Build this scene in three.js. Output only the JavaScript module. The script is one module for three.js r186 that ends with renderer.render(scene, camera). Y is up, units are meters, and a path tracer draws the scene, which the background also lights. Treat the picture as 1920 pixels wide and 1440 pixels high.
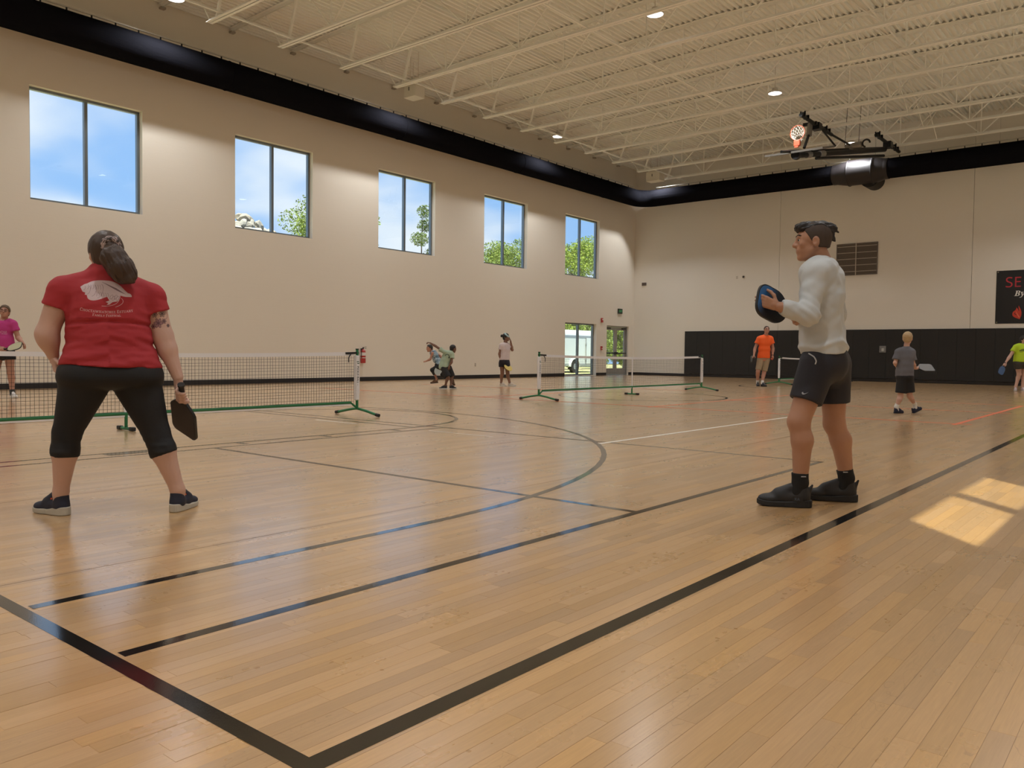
import * as THREE from 'three';
import { mergeGeometries, toCreasedNormals } from 'three/addons/utils/BufferGeometryUtils.js';
import { RoundedBoxGeometry } from 'three/addons/geometries/RoundedBoxGeometry.js';
import { ImprovedNoise } from 'three/addons/math/ImprovedNoise.js';

// ---------------------------------------------------------------- camera, sky, sun, exposure
// x: away from the window wall, y: up, -z: along the window wall towards the padded end wall. Metres.
const scene = new THREE.Scene();
const camera = new THREE.PerspectiveCamera(THREE.MathUtils.radToDeg(2 * Math.atan(720 / 1527.5)), 4 / 3, 0.05, 500);
camera.position.set(0, 0.92, 0);
camera.rotation.set(-0.0366, 0.6886, 0.0115, 'YXZ');

const renderer = new THREE.WebGLRenderer({ antialias: true });
renderer.toneMapping = THREE.LinearToneMapping;
renderer.toneMappingExposure = 1.1;
renderer.shadowMap.enabled = true;

const LAMP_CANDELA = 64;                          // each high bay
const LAMP_COLOR = new THREE.Color(0.96, 0.98, 1.0);

const perlin = new ImprovedNoise();
const noise = (x, y, z = 0) => perlin.noise(x, y, z);
const fbm = (x, y, z, n = 4) => { let s = 0, a = 0.5; for (let i = 0; i < n; i++) { s += a * noise(x, y, z); x = x * 2.03 + 7.1; y = y * 2.03 + 3.7; z = z * 2.03 + 1.3; a *= 0.5; } return s; };
const lerp = (a, b, t) => a + (b - a) * t;
const clamp = (x, a, b) => Math.min(b, Math.max(a, x));
const smooth = (a, b, x) => { const t = clamp((x - a) / (b - a), 0, 1); return t * t * (3 - 2 * t); };
function rng(seed) { let s = seed >>> 0; return () => { s = (s + 0x6d2b79f5) | 0; let t = Math.imul(s ^ (s >>> 15), 1 | s); t = (t + Math.imul(t ^ (t >>> 7), 61 | t)) ^ t; return ((t ^ (t >>> 14)) >>> 0) / 4294967296; }; }

{ // blue summer sky with drifting white clouds, the same all round
  const W = 1536, H = 768, data = new Float32Array(W * H * 4);
  for (let j = 0; j < H; j++) {
    const up = ((j + 0.5) / H - 0.5) * Math.PI, y = Math.sin(up), c = Math.cos(up);
    for (let i = 0; i < W; i++) {
      const a = ((i + 0.5) / W - 0.5) * 2 * Math.PI, x = Math.cos(a) * c, z = Math.sin(a) * c, o = (j * W + i) * 4;
      const t = Math.pow(clamp(y, 0, 1), 0.6);
      let r = lerp(0.44, 0.15, t), g = lerp(0.68, 0.37, t), b = lerp(0.98, 0.88, t);
      if (y > 0) {
        const k = 1 / (y + 0.22), n = fbm(x * k * 1.25 + 4.2, z * k * 1.25 + 9.4, 0.5, 5);
        const m = smooth(-0.14, 0.22, n) * 0.92;
        r = lerp(r, 0.93, m); g = lerp(g, 0.95, m); b = lerp(b, 0.99, m);
      }
      data[o] = r * 1.03; data[o + 1] = g * 1.03; data[o + 2] = b * 1.03; data[o + 3] = 1;
    }
  }
  const sky = new THREE.DataTexture(data, W, H, THREE.RGBAFormat, THREE.FloatType);
  sky.mapping = THREE.EquirectangularReflectionMapping; sky.magFilter = THREE.LinearFilter; sky.needsUpdate = true;
  scene.background = sky;
}
const sun = new THREE.DirectionalLight(new THREE.Color(1.0, 0.9, 0.68), 11.5);
sun.name = 'sun_light';
sun.position.set(-10 + 1.914 * 8, 6.91 * 8, -14 + 2.21 * 8); sun.target.position.set(-10, 0, -14);
sun.castShadow = true; sun.shadow.mapSize.set(4096, 4096);
Object.assign(sun.shadow.camera, { left: -45, right: 45, top: 45, bottom: -45, near: 1, far: 160 });
scene.add(sun, sun.target);

// ---------------------------------------------------------------- helpers
const taken = new Map();
function numbered(name) { const n = taken.get(name) ?? 0; taken.set(name, n + 1); return n ? name + '_' + String(n).padStart(3, '0') : name; }
function tag(o, label, category, group) { o.userData.label = label; o.userData.category = category; if (group) o.userData.group = group; return o; }
function thing(name, label, category, pos = [0, 0, 0], turn = 0, group) {
  const g = new THREE.Group(); g.name = numbered(name); g.position.set(...pos); g.rotation.y = turn; scene.add(g); return tag(g, label, category, group);
}
function part(name, geometry, material, parent) { const m = new THREE.Mesh(geometry, material); m.name = name; parent.add(m); return m; }
function structure(name, geometry, material) { const m = new THREE.Mesh(geometry, material); m.name = name; m.userData.kind = 'structure'; scene.add(m); return m; }
function structureGroup(name) { const g = new THREE.Group(); g.name = name; g.userData.kind = 'structure'; scene.add(g); return g; }
function stuff(m) { m.userData.kind = 'stuff'; return m; }
function copyOf(root, pos, turn, label, group) {
  const r = root.clone(); r.userData = { ...root.userData }; r.name = numbered(root.name.replace(/_\d{3}$/, '')); scene.add(r); r.position.set(...pos); if (turn !== undefined) r.rotation.y = turn;
  if (label) r.userData.label = label; if (group) r.userData.group = group; return r;
}
const M = (color, roughness = 0.6, extra = {}) => new THREE.MeshStandardMaterial({ color, roughness, ...extra });
const MP = (color, roughness = 0.6, extra = {}) => new THREE.MeshPhysicalMaterial({ color, roughness, ...extra });
const lin = (r, g, b) => new THREE.Color().setRGB(r, g, b);
function box(w, h, d, x = 0, y = 0, z = 0) { return new THREE.BoxGeometry(w, h, d).translate(x, y, z); }
function rbox(w, h, d, r, x = 0, y = 0, z = 0, seg = 2) { return new RoundedBoxGeometry(w, h, d, seg, r).translate(x, y, z); }
const merge = (list) => mergeGeometries(list.map((g) => { const c = g.index ? g.toNonIndexed() : g; for (const k of Object.keys(c.attributes)) if (!['position', 'normal', 'uv'].includes(k)) c.deleteAttribute(k); return c; }));
const v3 = (a) => new THREE.Vector3(...a);
function rod(a, b, r, seg = 8, r2 = r) { // cylinder from a to b
  const A = v3(a), B = v3(b), g = new THREE.CylinderGeometry(r2, r, A.distanceTo(B), seg);
  g.applyQuaternion(new THREE.Quaternion().setFromUnitVectors(new THREE.Vector3(0, 1, 0), B.clone().sub(A).normalize()));
  return g.translate((a[0] + b[0]) / 2, (a[1] + b[1]) / 2, (a[2] + b[2]) / 2);
}
function bar(a, b, w, h, upHint = [0, 1, 0]) { // box beam from a to b; w across, h along the hint
  const A = v3(a), B = v3(b), z = B.clone().sub(A), L = z.length(); z.normalize();
  const x = v3(upHint).cross(z).normalize(), y = z.clone().cross(x);
  return new THREE.BoxGeometry(w, h, L).applyMatrix4(new THREE.Matrix4().makeBasis(x, y, z)).translate((a[0] + b[0]) / 2, (a[1] + b[1]) / 2, (a[2] + b[2]) / 2);
}
function tube(points, r, seg = 24, radial = 8, closed = false) { return new THREE.TubeGeometry(new THREE.CatmullRomCurve3(points.map(v3), closed, 'catmullrom', 0.3), seg, r, radial, closed); }
function canvasTexture(w, h, draw) { const c = document.createElement('canvas'); c.width = w; c.height = h; draw(c.getContext('2d'), w, h); const t = new THREE.CanvasTexture(c); t.colorSpace = THREE.SRGBColorSpace; t.anisotropy = 8; return t; }
function dataTexture(w, h, fn, srgb = false) {
  const d = new Uint8Array(w * h * 4);
  for (let j = 0; j < h; j++) for (let i = 0; i < w; i++) { const c = fn(i, j), o = (j * w + i) * 4; d[o] = c[0]; d[o + 1] = c[1]; d[o + 2] = c[2]; d[o + 3] = 255; }
  const t = new THREE.DataTexture(d, w, h); t.wrapS = t.wrapT = THREE.RepeatWrapping; t.magFilter = THREE.LinearFilter; if (srgb) t.colorSpace = THREE.SRGBColorSpace; t.needsUpdate = true; return t;
}
// tileable value noise on an n x n lattice
function tiled(seed, n) { const r = rng(seed), v = Float32Array.from({ length: n * n }, () => r()); const s = (t) => t * t * (3 - 2 * t);
  return (x, y) => { x = ((x % n) + n) % n; y = ((y % n) + n) % n; const i = Math.floor(x), j = Math.floor(y), i1 = (i + 1) % n, j1 = (j + 1) % n, a = s(x - i), b = s(y - j);
    return lerp(lerp(v[j * n + i], v[j * n + i1], a), lerp(v[j1 * n + i], v[j1 * n + i1], a), b); }; }

// ---------------------------------------------------------------- the hall
const XL = -20.39, XR = 0.45, ZB = -33.9, ZF = 6.1, RIDGE = -10.0;
const deckY = (x) => 9.99 - 0.0262 * Math.abs(x - RIDGE);        // underside of the roof deck
const WT = 0.3;                                                  // wall thickness

// painted block wall: faint courses and roller texture
const wallBump = (() => { const a = tiled(11, 128), b = tiled(12, 32), c = tiled(13, 16);
  return dataTexture(1024, 1024, (i, j) => { // 1.6 m x 1.6 m: eight courses of four blocks
    const u = i / 1024 * 4, v = j / 1024 * 8, row = Math.floor(v), fu = (u + (row % 2) * 0.5) % 1, fv = v - row;
    const jv = Math.min(fv, 1 - fv), ju = Math.min(fu, 1 - fu) * 2;
    const fill = smooth(0.25, 0.75, b(i / 32, j / 32)) * 0.75;
    let h = 168 + (a(i / 8, j / 8) - 0.5) * 26 + (c(i / 64, j / 64) - 0.5) * 30;
    h -= (1 - smooth(0.0, 0.05, jv)) * 70 * (1 - fill); h -= (1 - smooth(0.0, 0.03, ju)) * 6 * (1 - fill);
    return [h, h, h]; }); })();
wallBump.repeat.set(1 / 1.6, 1 / 1.6);
const panelBump = (() => { const a = tiled(21, 128), c = tiled(23, 16); return dataTexture(512, 512, (i, j) => { const h = 128 + (a(i / 4, j / 4) - 0.5) * 60 + (c(i / 32, j / 32) - 0.5) * 60; return [h, h, h]; }); })();
panelBump.repeat.set(0.5, 0.5);
const wallPaint = lin(0.79, 0.725, 0.62);
const blockMat = M(wallPaint, 0.75, { bumpMap: wallBump, bumpScale: 0.0026 });
const panelMat = M(lin(0.80, 0.755, 0.67), 0.75, { bumpMap: panelBump, bumpScale: 0.0025 });

const L_WIN = [], R_WIN = [];
for (let k = -2; k <= 4; k++) L_WIN.push([-7.43 - 5.2 * k, 4.33, -10.03 - 5.2 * k, 6.91]);
for (let k = 0; k <= 5; k++) R_WIN.push([-2.8 - 5.2 * k, 4.33, -5.4 - 5.2 * k, 6.91]);
const LOW_WIN = [-28.3, 0.02, -30.7, 2.31], DOOR = [-31.55, 0.0, -33.45, 2.29];
function wallWithHoles(holes) { // in (along = -z, up); extruded to the outside
  const s = new THREE.Shape([[-ZF - WT, -0.02], [-ZB + WT, -0.02], [-ZB + WT, 10.6], [-ZF - WT, 10.6]].map((p) => new THREE.Vector2(...p)));
  for (const [z0, y0, z1, y1] of holes) s.holes.push(new THREE.Path([[-z0, y0], [-z0, y1], [-z1, y1], [-z1, y0]].map((p) => new THREE.Vector2(...p))));
  return new THREE.ExtrudeGeometry(s, { depth: WT, bevelEnabled: false });
}
structure('wall_left', wallWithHoles([...L_WIN.filter(([z0, , z1]) => z0 < ZF && z1 > ZB), LOW_WIN, DOOR]).rotateY(Math.PI / 2).translate(XL - WT, 0, 0), blockMat);
structure('wall_right', wallWithHoles(R_WIN.filter(([z0, , z1]) => z0 < ZF && z1 > ZB)).rotateY(Math.PI / 2).translate(XR, 0, 0), blockMat);
{ // end wall of three tall panels with open joints between them
  const wall = structureGroup('wall_back'), edges = [XL - WT, -13.32, -6.1, XR + WT];
  part('backing', box(edges[3] - edges[0], 10.6, 0.2, (edges[0] + edges[3]) / 2, 5.28, ZB - 0.2), panelMat, wall);
  for (let i = 0; i < 3; i++) {
    const w = edges[i + 1] - edges[i] - 0.012, s = new THREE.Shape([[-w / 2, -0.02], [w / 2, -0.02], [w / 2, 10.58], [-w / 2, 10.58]].map((p) => new THREE.Vector2(...p)));
    part('wall_panel', new THREE.ExtrudeGeometry(s, { depth: 0.1, bevelEnabled: false }).translate((edges[i] + edges[i + 1]) / 2, 0, ZB - 0.1), panelMat, wall);
  }
}
structure('wall_front', box(XR - XL + 2 * WT, 10.6, WT, (XL + XR) / 2, 5.28, ZF + WT / 2), blockMat);

// ---- floor
const PW = 0.057, NP = 36, TX = PW * NP, TZ = 4.104;               // the plank print repeats every 36 planks and 4.1 m
const plankJoints = []; { const r = rng(5); for (let i = 0; i < NP; i++) { const cuts = []; let z = r() * 0.9; while (z < TZ - 0.22) { cuts.push(z); z += 0.3 + r() * r() * 1.1 + r() * 0.25; } plankJoints.push(cuts); } }
const plankTone = new Map(); { const r = rng(91); plankJoints.forEach((c, i) => c.forEach((_, k) => plankTone.set(i * 100 + k, [r(), r(), r(), r() * 50]))); }
function plankAt(i, z) { const c = plankJoints[i]; let k = c.length - 1; for (let q = 0; q < c.length; q++) if (z >= c[q]) k = q; if (z < c[0]) k = c.length - 1; return k; }
const floorMap = (() => { const S = 2048, fine = tiled(31, 512), mid = tiled(32, 128), d = tiled(33, 64);
  return dataTexture(S, S, (i, j) => {
    const pi = Math.floor(i / S * NP) % NP, z = j / S * TZ, k = plankAt(pi, z), [t, h, g, s] = plankTone.get(pi * 100 + k);
    const xm = i / S * TX, zm = z;
    let v = 1 + (t - 0.5) * 0.12;
    v *= 1 + (fine(i * 0.5 + s * 9, j * 0.03125 + s * 3) - 0.5) * 0.03 + (mid(i * 0.25 + s * 5, j * 0.03125) - 0.5) * 0.04;
    const w = d(i / 32 * 0.75 + s * 3.1, j / 32 * 0.5 + s * 1.7) * 5.5 + mid(i / 16 + s, j / 16) * 0.5, c = Math.abs((w % 1) - 0.5);
    if (g > 0.84) v *= 1 - (1 - smooth(0.006, 0.03, c)) * 0.1;
    const warm = (h - 0.5) * 0.10;
    const fx = (i / S * NP) % 1, e = Math.min(fx, 1 - fx);
    if (e < 0.02) v *= 0.93;
    return [clamp(197 * v * (1 + warm * 0.25), 0, 255), clamp(157 * v, 0, 255), clamp(108 * v * (1 - warm), 0, 255)]; }, true); })();
const floorRough = (() => { const a = tiled(41, 128), b = tiled(42, 16); return dataTexture(512, 512, (i, j) => { const h = 150 + (a(i / 4, j / 4) - 0.5) * 10 + (b(i / 32, j / 32) - 0.5) * 24; return [h, h, h]; }); })();
const floorMat = MP(0xffffff, 0.5, { ior: 1.65, map: floorMap, roughnessMap: floorRough, clearcoat: 1.0, clearcoatRoughness: 0.2 });
function worldUV(g) { const p = g.attributes.position, uv = g.attributes.uv; for (let i = 0; i < p.count; i++) uv.setXY(i, p.getX(i) / TX, p.getZ(i) / TZ); return g; }
const floor = structure('floor', worldUV(box(XR - XL + 2 * WT, 0.25, ZF - ZB + 2 * WT, (XL + XR) / 2, -0.1258, (ZF + ZB) / 2)), floorMat);
{ // planks near enough to be told apart: chamfered boards over the slab
  const boards = [], cam = [0, 0];
  const slab = (x0, x1, z0, z1) => { const e = 0.0005, y0 = -0.0011, q = [], uv = [], P = [[x0, y0, z0], [x1, y0, z0], [x1, y0, z1], [x0, y0, z1], [x0 + e, 0, z0 + e], [x1 - e, 0, z0 + e], [x1 - e, 0, z1 - e], [x0 + e, 0, z1 - e]];
    for (const [a, b, c, d] of [[4, 7, 6, 5], [0, 4, 5, 1], [1, 5, 6, 2], [2, 6, 7, 3], [3, 7, 4, 0]]) for (const n of [a, b, c, a, c, d]) { q.push(...P[n]); uv.push(P[n][0] / TX, P[n][2] / TZ); }
    const g = new THREE.BufferGeometry(); g.setAttribute('position', new THREE.Float32BufferAttribute(q, 3)); g.setAttribute('uv', new THREE.Float32BufferAttribute(uv, 2)); g.computeVertexNormals(); return g; };
  const dirL = [Math.sin(0.6886 + 0.56), Math.cos(0.6886 + 0.56)], dirR = [Math.sin(0.6886 - 0.56), Math.cos(0.6886 - 0.56)];
  for (let n = Math.floor(-8 / PW); n < XR / PW; n++) {
    const col = ((n % NP) + NP) % NP, cuts = plankJoints[col];
    for (let t = Math.floor(-9.5 / TZ) - 1; t <= 0; t++) cuts.forEach((c, k) => {
      const z0 = t * TZ + c, z1 = k + 1 < cuts.length ? t * TZ + cuts[k + 1] : (t + 1) * TZ + cuts[0], x0 = n * PW, x1 = Math.min(x0 + PW, XR);
      const xm = (x0 + x1) / 2, zm = (z0 + z1) / 2, far = Math.hypot(xm, zm);
      if (zm > -0.9 || far > 8.5) return;
      const a = -xm, b = -zm;
      if (a * dirL[1] - b * dirL[0] > 0.7 || a * dirR[1] - b * dirR[0] < -0.7) return;
      boards.push([far, slab(x0, x1, z0, z1)]);
    });
  }
  boards.sort((p, q) => p[0] - q[0]);
  boards.slice(0, 300).forEach(([, g]) => part('plank', g, floorMat, floor));
  stuff(part('plank_field', mergeGeometries(boards.slice(300).map((b) => b[1])), floorMat, floor));
}
{ // painted court lines, tape and sheet seams
  const speck = (() => { const a = tiled(51, 256), b = tiled(52, 64); return dataTexture(512, 512, (i, j) => { const h = 128 + (a(i / 2, j / 2) - 0.5) * 150 + (b(i / 8, j / 8) - 0.5) * 90; return [h, h, h]; }); })();
  speck.repeat.set(2, 2);
  const black = MP(lin(0.012, 0.011, 0.010), 0.1, { ior: 2.0, bumpMap: speck, bumpScale: 0.00006 }), orange = M(lin(0.62, 0.13, 0.05), 0.55), white = M(lin(0.72, 0.68, 0.6), 0.5), seamMat = M(lin(0.16, 0.09, 0.05), 0.6);
  const strip = (name, pts, mat, y = 0.0007) => { const g = new THREE.ExtrudeGeometry(new THREE.Shape(pts.map(([x, z]) => new THREE.Vector2(x, -z))), { depth: 0.0006, bevelEnabled: false, curveSegments: 1 }); return part(name, g.rotateX(-Math.PI / 2).translate(0, y - 0.0006, 0), mat, floor); };
  const rect = (name, x0, z0, x1, z1, mat, y) => strip(name, [[x0, z0], [x1, z0], [x1, z1], [x0, z1]], mat, y);
  const alongZ = (name, x, z0, z1, w, mat, y) => rect(name, x - w / 2, z0, x + w / 2, z1, mat, y), alongX = (name, z, x0, x1, w, mat, y) => rect(name, x0, z - w / 2, x1, z + w / 2, mat, y);
  const arc = (name, cx, cz, R, a0, a1, w, mat, y) => { const pts = [], n = 48; for (let i = 0; i <= n; i++) { const a = lerp(a0, a1, i / n); pts.push([cx + Math.cos(a) * (R + w / 2), cz - Math.sin(a) * (R + w / 2)]); } for (let i = n; i >= 0; i--) { const a = lerp(a0, a1, i / n); pts.push([cx + Math.cos(a) * (R - w / 2), cz - Math.sin(a) * (R - w / 2)]); } return strip(name, pts, mat, y); };
  const CX = -9.2;
  alongX('court_line', -1.09, -17, -1.445, 0.052, black); alongZ('court_line', -1.47, -1.065, -31.3, 0.064, black, 0.0009);
  alongZ('court_line', -2.445, -1.13, -7.29, 0.05, black); alongX('court_line', -4.15, -2.47, -7.03, 0.05, black); alongX('court_line', -7.27, -2.42, -16, 0.05, black);
  alongZ('court_line', -3.135, -1.13, -3.2, 0.05, black); arc('court_arc', CX, -3.05, 6.065, -0.02, Math.PI + 0.02, 0.05, black, 0.0009); alongZ('court_line', 2 * CX + 3.135, -1.13, -3.2, 0.05, black);
  for (const s of [1, -1]) { alongZ('court_line', CX + s * 2.14, -1.13, -7.25, 0.045, black); alongZ('court_line', CX + s * 1.87, -1.13, -7.25, 0.045, black);
    for (const [z, h] of [[-3.42, 0.4], [-4.55, 0.07], [-5.58, 0.07], [-6.6, 0.07]]) alongX('lane_mark', z, CX + s * 1.89, CX + s * 2.05, h, black); }
  alongX('court_line', -7.02, CX - 1.87, CX + 1.87, 0.045, black); arc('court_arc', CX, -7.1, 1.82, 0, Math.PI, 0.05, black, 0.0009);
  arc('court_arc', -9.5, -16.2, 1.88, 0, Math.PI * 2, 0.05, black, 0.0009); arc('court_arc', CX, -25.3, 1.82, Math.PI, Math.PI * 2, 0.05, black, 0.0009);
  alongX('court_line', -25.3, CX - 1.87, CX + 1.87, 0.05, black);
  alongZ('white_tape', -4.66, -7.1, -12.6, 0.055, white, 0.0011); alongX('white_tape', -6.82, -9.05, -8.2, 0.04, white); alongX('white_tape', -6.84, -6.9, -5.9, 0.025, white); 
  for (const [z, x0, x1] of [[-12.97, -17, -2.27], [-16.2, -7.45, -2.25], [-16.95, -17.4, -11.4], [-19.15, -4.6, -2.5], [-19.7, -13, -10.2]]) alongX('orange_tape', z, x0, x1, 0.08, orange, 0.0012);
  for (const [x, z0, z1] of [[-11.57, -13, -16.9], [-7.37, -12.8, -19.6], [-2.46, -12.74, -19.1]]) alongZ('orange_tape', x, z0, z1, 0.07, orange, 0.0014);
  for (const x of [-1.55 - 0.1, -3.51, -5.4, -7.3 - 0.3, -9.5].slice(1, 3)) alongZ('floor_seam', x, ZB, ZF, 0.004, seamMat, 0.0004);
}
const rubber = M(lin(0.012, 0.011, 0.013), 0.5);
{ // baseboards
  const segs = [[ZF, LOW_WIN[0] + 0.02], [LOW_WIN[2] - 0.02, DOOR[0] + 0.02], [DOOR[2] - 0.02, ZB]];
  const b = structureGroup('baseboard_left');
  for (const [a, c] of segs) part('strip', rbox(0.02, 0.13, a - c, 0.005, XL + 0.01, 0.065, (a + c) / 2), rubber, b);
  structure('baseboard_back', rbox(XR - XL, 0.12, 0.02, 0.005, (XL + XR) / 2, 0.06, ZB + 0.01), rubber);
  structure('baseboard_right', rbox(0.02, 0.13, ZF - ZB, 0.005, XR - 0.01, 0.065, (ZF + ZB) / 2), rubber);
}
// ---- windows and doors
const alu = M(lin(0.20, 0.23, 0.25), 0.35, { metalness: 0.7 }), glass = MP(lin(0.93, 0.97, 0.98), 0.0, { transmission: 1, thickness: 0, ior: 1.45 });
const doorGrey = M(lin(0.32, 0.31, 0.29), 0.45, { metalness: 0.3 }), darkMetal = M(lin(0.03, 0.03, 0.032), 0.4, { metalness: 0.5 });
let windowCount = 0;
function windowUnit([z0, y0, z1, y1], x, sillBar = false) { // x: middle of the frame
  const g = structureGroup('window_' + ++windowCount), w = z0 - z1, f = 0.06, d = 0.1, zc = (z0 + z1) / 2;
  part('frame', merge([box(d, f, w, x, y1 - f / 2, zc), box(d, f, w, x, y0 + f / 2, zc), box(d, y1 - y0 - 2 * f, f, x, (y0 + y1) / 2, z0 - f / 2), box(d, y1 - y0 - 2 * f, f, x, (y0 + y1) / 2, z1 + f / 2)]), alu, g);
  part('mullion', box(d, y1 - y0 - 2 * f, f * 1.25, x, (y0 + y1) / 2, zc), alu, g);
  for (const s of [1, -1]) part('pane', box(0.012, y1 - y0 - 2 * f, w / 2 - f * 1.6, x, (y0 + y1) / 2, zc + s * (w / 4 - f * 0.19)), glass, g);
  return g;
}
for (const w of [...L_WIN].reverse()) if (w[0] < ZF && w[2] > ZB) windowUnit(w, XL - 0.2);
windowUnit(LOW_WIN, XL - 0.2);
for (const w of R_WIN) if (w[0] < ZF && w[2] > ZB) windowUnit(w, XR + 0.2);
{
  const g = structureGroup('door_1'), x = XL - 0.15, [z0, , z1, y1] = DOOR, w = z0 - z1, zc = (z0 + z1) / 2, f = 0.06;
  part('door_frame', merge([box(0.16, f, w, x, y1 - f / 2, zc), box(0.16, y1 - f, f, x, (y1 - f) / 2, z0 - f / 2), box(0.16, y1 - f, f, x, (y1 - f) / 2, z1 + f / 2)]), doorGrey, g);
  part('threshold', box(0.16, 0.012, w - 2 * f, x, 0.006, zc), alu, g);
  for (const s of [1, -1]) {
    const lw = w / 2 - f - 0.006, lc = zc + s * (lw / 2 + 0.004), top = y1 - f - 0.01, st = 0.13, b0 = 0.32;
    const leaf = part('door_leaf', merge([box(0.05, top - 0.02, st, x, top / 2 + 0.01, lc - lw / 2 + st / 2), box(0.05, top - 0.02, st, x, top / 2 + 0.01, lc + lw / 2 - st / 2), box(0.05, 0.13, lw - 2 * st, x, top - 0.065, lc), box(0.05, b0 - 0.02, lw - 2 * st, x, b0 / 2 + 0.01, lc)]), doorGrey, g);
    part('door_pane', box(0.012, top - 0.13 - b0, lw - 2 * st, x, (top - 0.13 + b0) / 2, lc), glass, leaf);
    part('push_bar', merge([rbox(0.05, 0.06, lw - 0.04, 0.015, x + 0.07, 1.02, lc), rbox(0.09, 0.11, 0.09, 0.02, x + 0.06, 1.02, lc - s * (lw / 2 - 0.06))]), darkMetal, leaf);
    part('door_closer', rbox(0.06, 0.06, 0.3, 0.012, x + 0.06, top - 0.05, lc + s * 0.2), darkMetal, leaf);
  }
}

// ---------------------------------------------------------------- roof deck, joists, lamps, duct
const steelPaint = M(lin(0.90, 0.89, 0.83), 0.5), deckPaint = M(lin(0.87, 0.87, 0.81), 0.6);
{ // ribbed steel deck, ribs along z
  const prof = [], per = 0.165; // (x, height)
  for (let x = XL - 0.1; x < XR + 0.1; x += per) prof.push([x, 0], [x + 0.05, 0], [x + 0.07, 0.06], [x + 0.145, 0.06]);
  const pos = [], idx = [];
  prof.forEach(([x, h]) => pos.push(x, deckY(x) + h, ZB - 0.1, x, deckY(x) + h, ZF + 0.1));
  for (let i = 0; i + 1 < prof.length; i++) idx.push(2 * i, 2 * i + 2, 2 * i + 1, 2 * i + 1, 2 * i + 2, 2 * i + 3);
  const g = new THREE.BufferGeometry(); g.setAttribute('position', new THREE.Float32BufferAttribute(pos, 3)); g.setIndex(idx);
  const flat = g.toNonIndexed(); flat.computeVertexNormals();
  const ceiling = structure('ceiling', flat, deckPaint);
  for (const s of [-1, 1]) { const x0 = RIDGE, x1 = s < 0 ? XL - WT : XR + WT; part('sun_block_slab', bar([x0, deckY(x0) + 0.16, (ZB + ZF) / 2], [x1, deckY(x1) + 0.16, (ZB + ZF) / 2], ZF - ZB + 2 * WT, 0.18), M(lin(0.3, 0.3, 0.3), 0.9), ceiling); }  // unseen slabs added above the thin deck to block the sun
}
const ORD = ['', 'first', 'second', 'third', 'fourth', 'fifth', 'sixth', 'seventh', 'eighth', 'ninth', 'tenth', 'eleventh', 'twelfth', 'thirteenth', 'fourteenth', 'fifteenth', 'sixteenth', 'seventeenth', 'eighteenth', 'nineteenth', 'twentieth'];
const JOIST_Z = []; for (let k = -9; k <= 10; k++) JOIST_Z.push(-12.51 - 1.97 * k);
{
  const joist = thing('roof_joist', 'cream open web roof joist, twentieth from the padded end wall', 'roof joist', [0, 0, JOIST_Z[0]], 0, 'steel roof joists');
  const topY = (x) => deckY(x) - 0.003, B0 = -18.12, B1 = -1.8;
  // paired angles: a flat leg each side of a gap and an upright leg against the webs
  const pair = (a, b, leg, t, dir) => { const out = []; for (const s of [1, -1]) { out.push(bar([a[0], a[1], s * (0.012 + leg / 2)], [b[0], b[1], s * (0.012 + leg / 2)], leg, t), bar([a[0], a[1] + dir * leg / 2, s * (0.012 + t / 2)], [b[0], b[1] + dir * leg / 2, s * (0.012 + t / 2)], t, leg)); } return out; };
  for (const [x0, x1] of [[XL + 0.01, RIDGE], [RIDGE, XR - 0.01]]) part('top_chord', merge(pair([x0, topY(x0) - 0.005, 0], [x1, topY(x1) - 0.005, 0], 0.075, 0.01, -1)), steelPaint, joist);
  part('bottom_chord', merge(pair([B0, 8.70, 0], [B1, 8.70, 0], 0.075, 0.01, 1)), steelPaint, joist);
  const web = (name, a, b, w) => part(name, bar([a[0], a[1], 0], [b[0], b[1], 0], w, w, [0, 0, 1]), steelPaint, joist);
  const nodes = [-16.05, -13.45, -10.85, -8.25, -5.65, -3.6];
  nodes.forEach((x, i) => {
    const l = i === 0 ? 0.95 : 1.2, r = i === nodes.length - 1 ? 0.95 : 1.2;
    web('web_diagonal', [x - 0.03, 8.75], [x - l, topY(x - l) - 0.05], 0.032); web('web_diagonal', [x + 0.03, 8.75], [x + r, topY(x + r) - 0.05], 0.032); web('web_post', [x, 8.72], [x, topY(x) - 0.05], 0.03);
  });
  for (const [a, b, c] of [[-17.78, -17.42, -18.8], [-2.15, -2.5, -1.12]]) { web('end_strut', [a, 8.72], [b, topY(b) - 0.04], 0.06); web('end_rod', [a < -10 ? B0 + 0.05 : B1 - 0.05, 8.74], [c, topY(c) - 0.04], 0.022); }
  for (const [x, s] of [[XL, 1], [XR, -1]]) part('bearing_seat', box(0.12, 0.05, 0.13, x + s * 0.06, topY(x) - 0.105, 0), M(lin(0.4, 0.35, 0.28), 0.7), joist);
  JOIST_Z.slice(1).forEach((z, i) => copyOf(joist, [0, 0, z], 0, `cream open web roof joist, ${ORD[19 - i]} from the padded end wall`));
}
for (const [x, y, label] of [[-17.5, 8.755, 'long cream bridging angle crossing the bottom chords closest to the window wall'], [-11.3, 8.755, 'long cream bridging angle crossing the bottom chords at mid span'],
  [-2.7, 8.755, 'long cream bridging angle crossing the bottom chords farthest from the windows'], [-15.1, 9.72, 'cream bridging angle just under the deck on the window side'], [-6.4, 9.76, 'cream bridging angle just under the deck beyond mid span']]) {
  const m = new THREE.Mesh(merge([box(0.05, 0.006, ZF - ZB - 0.04, x, y, (ZF + ZB) / 2), box(0.006, 0.05, ZF - ZB - 0.04, x - 0.022, y + 0.025, (ZF + ZB) / 2)]), steelPaint);
  m.name = numbered('bridging_angle'); scene.add(tag(m, label, 'steel angle'));
}
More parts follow.
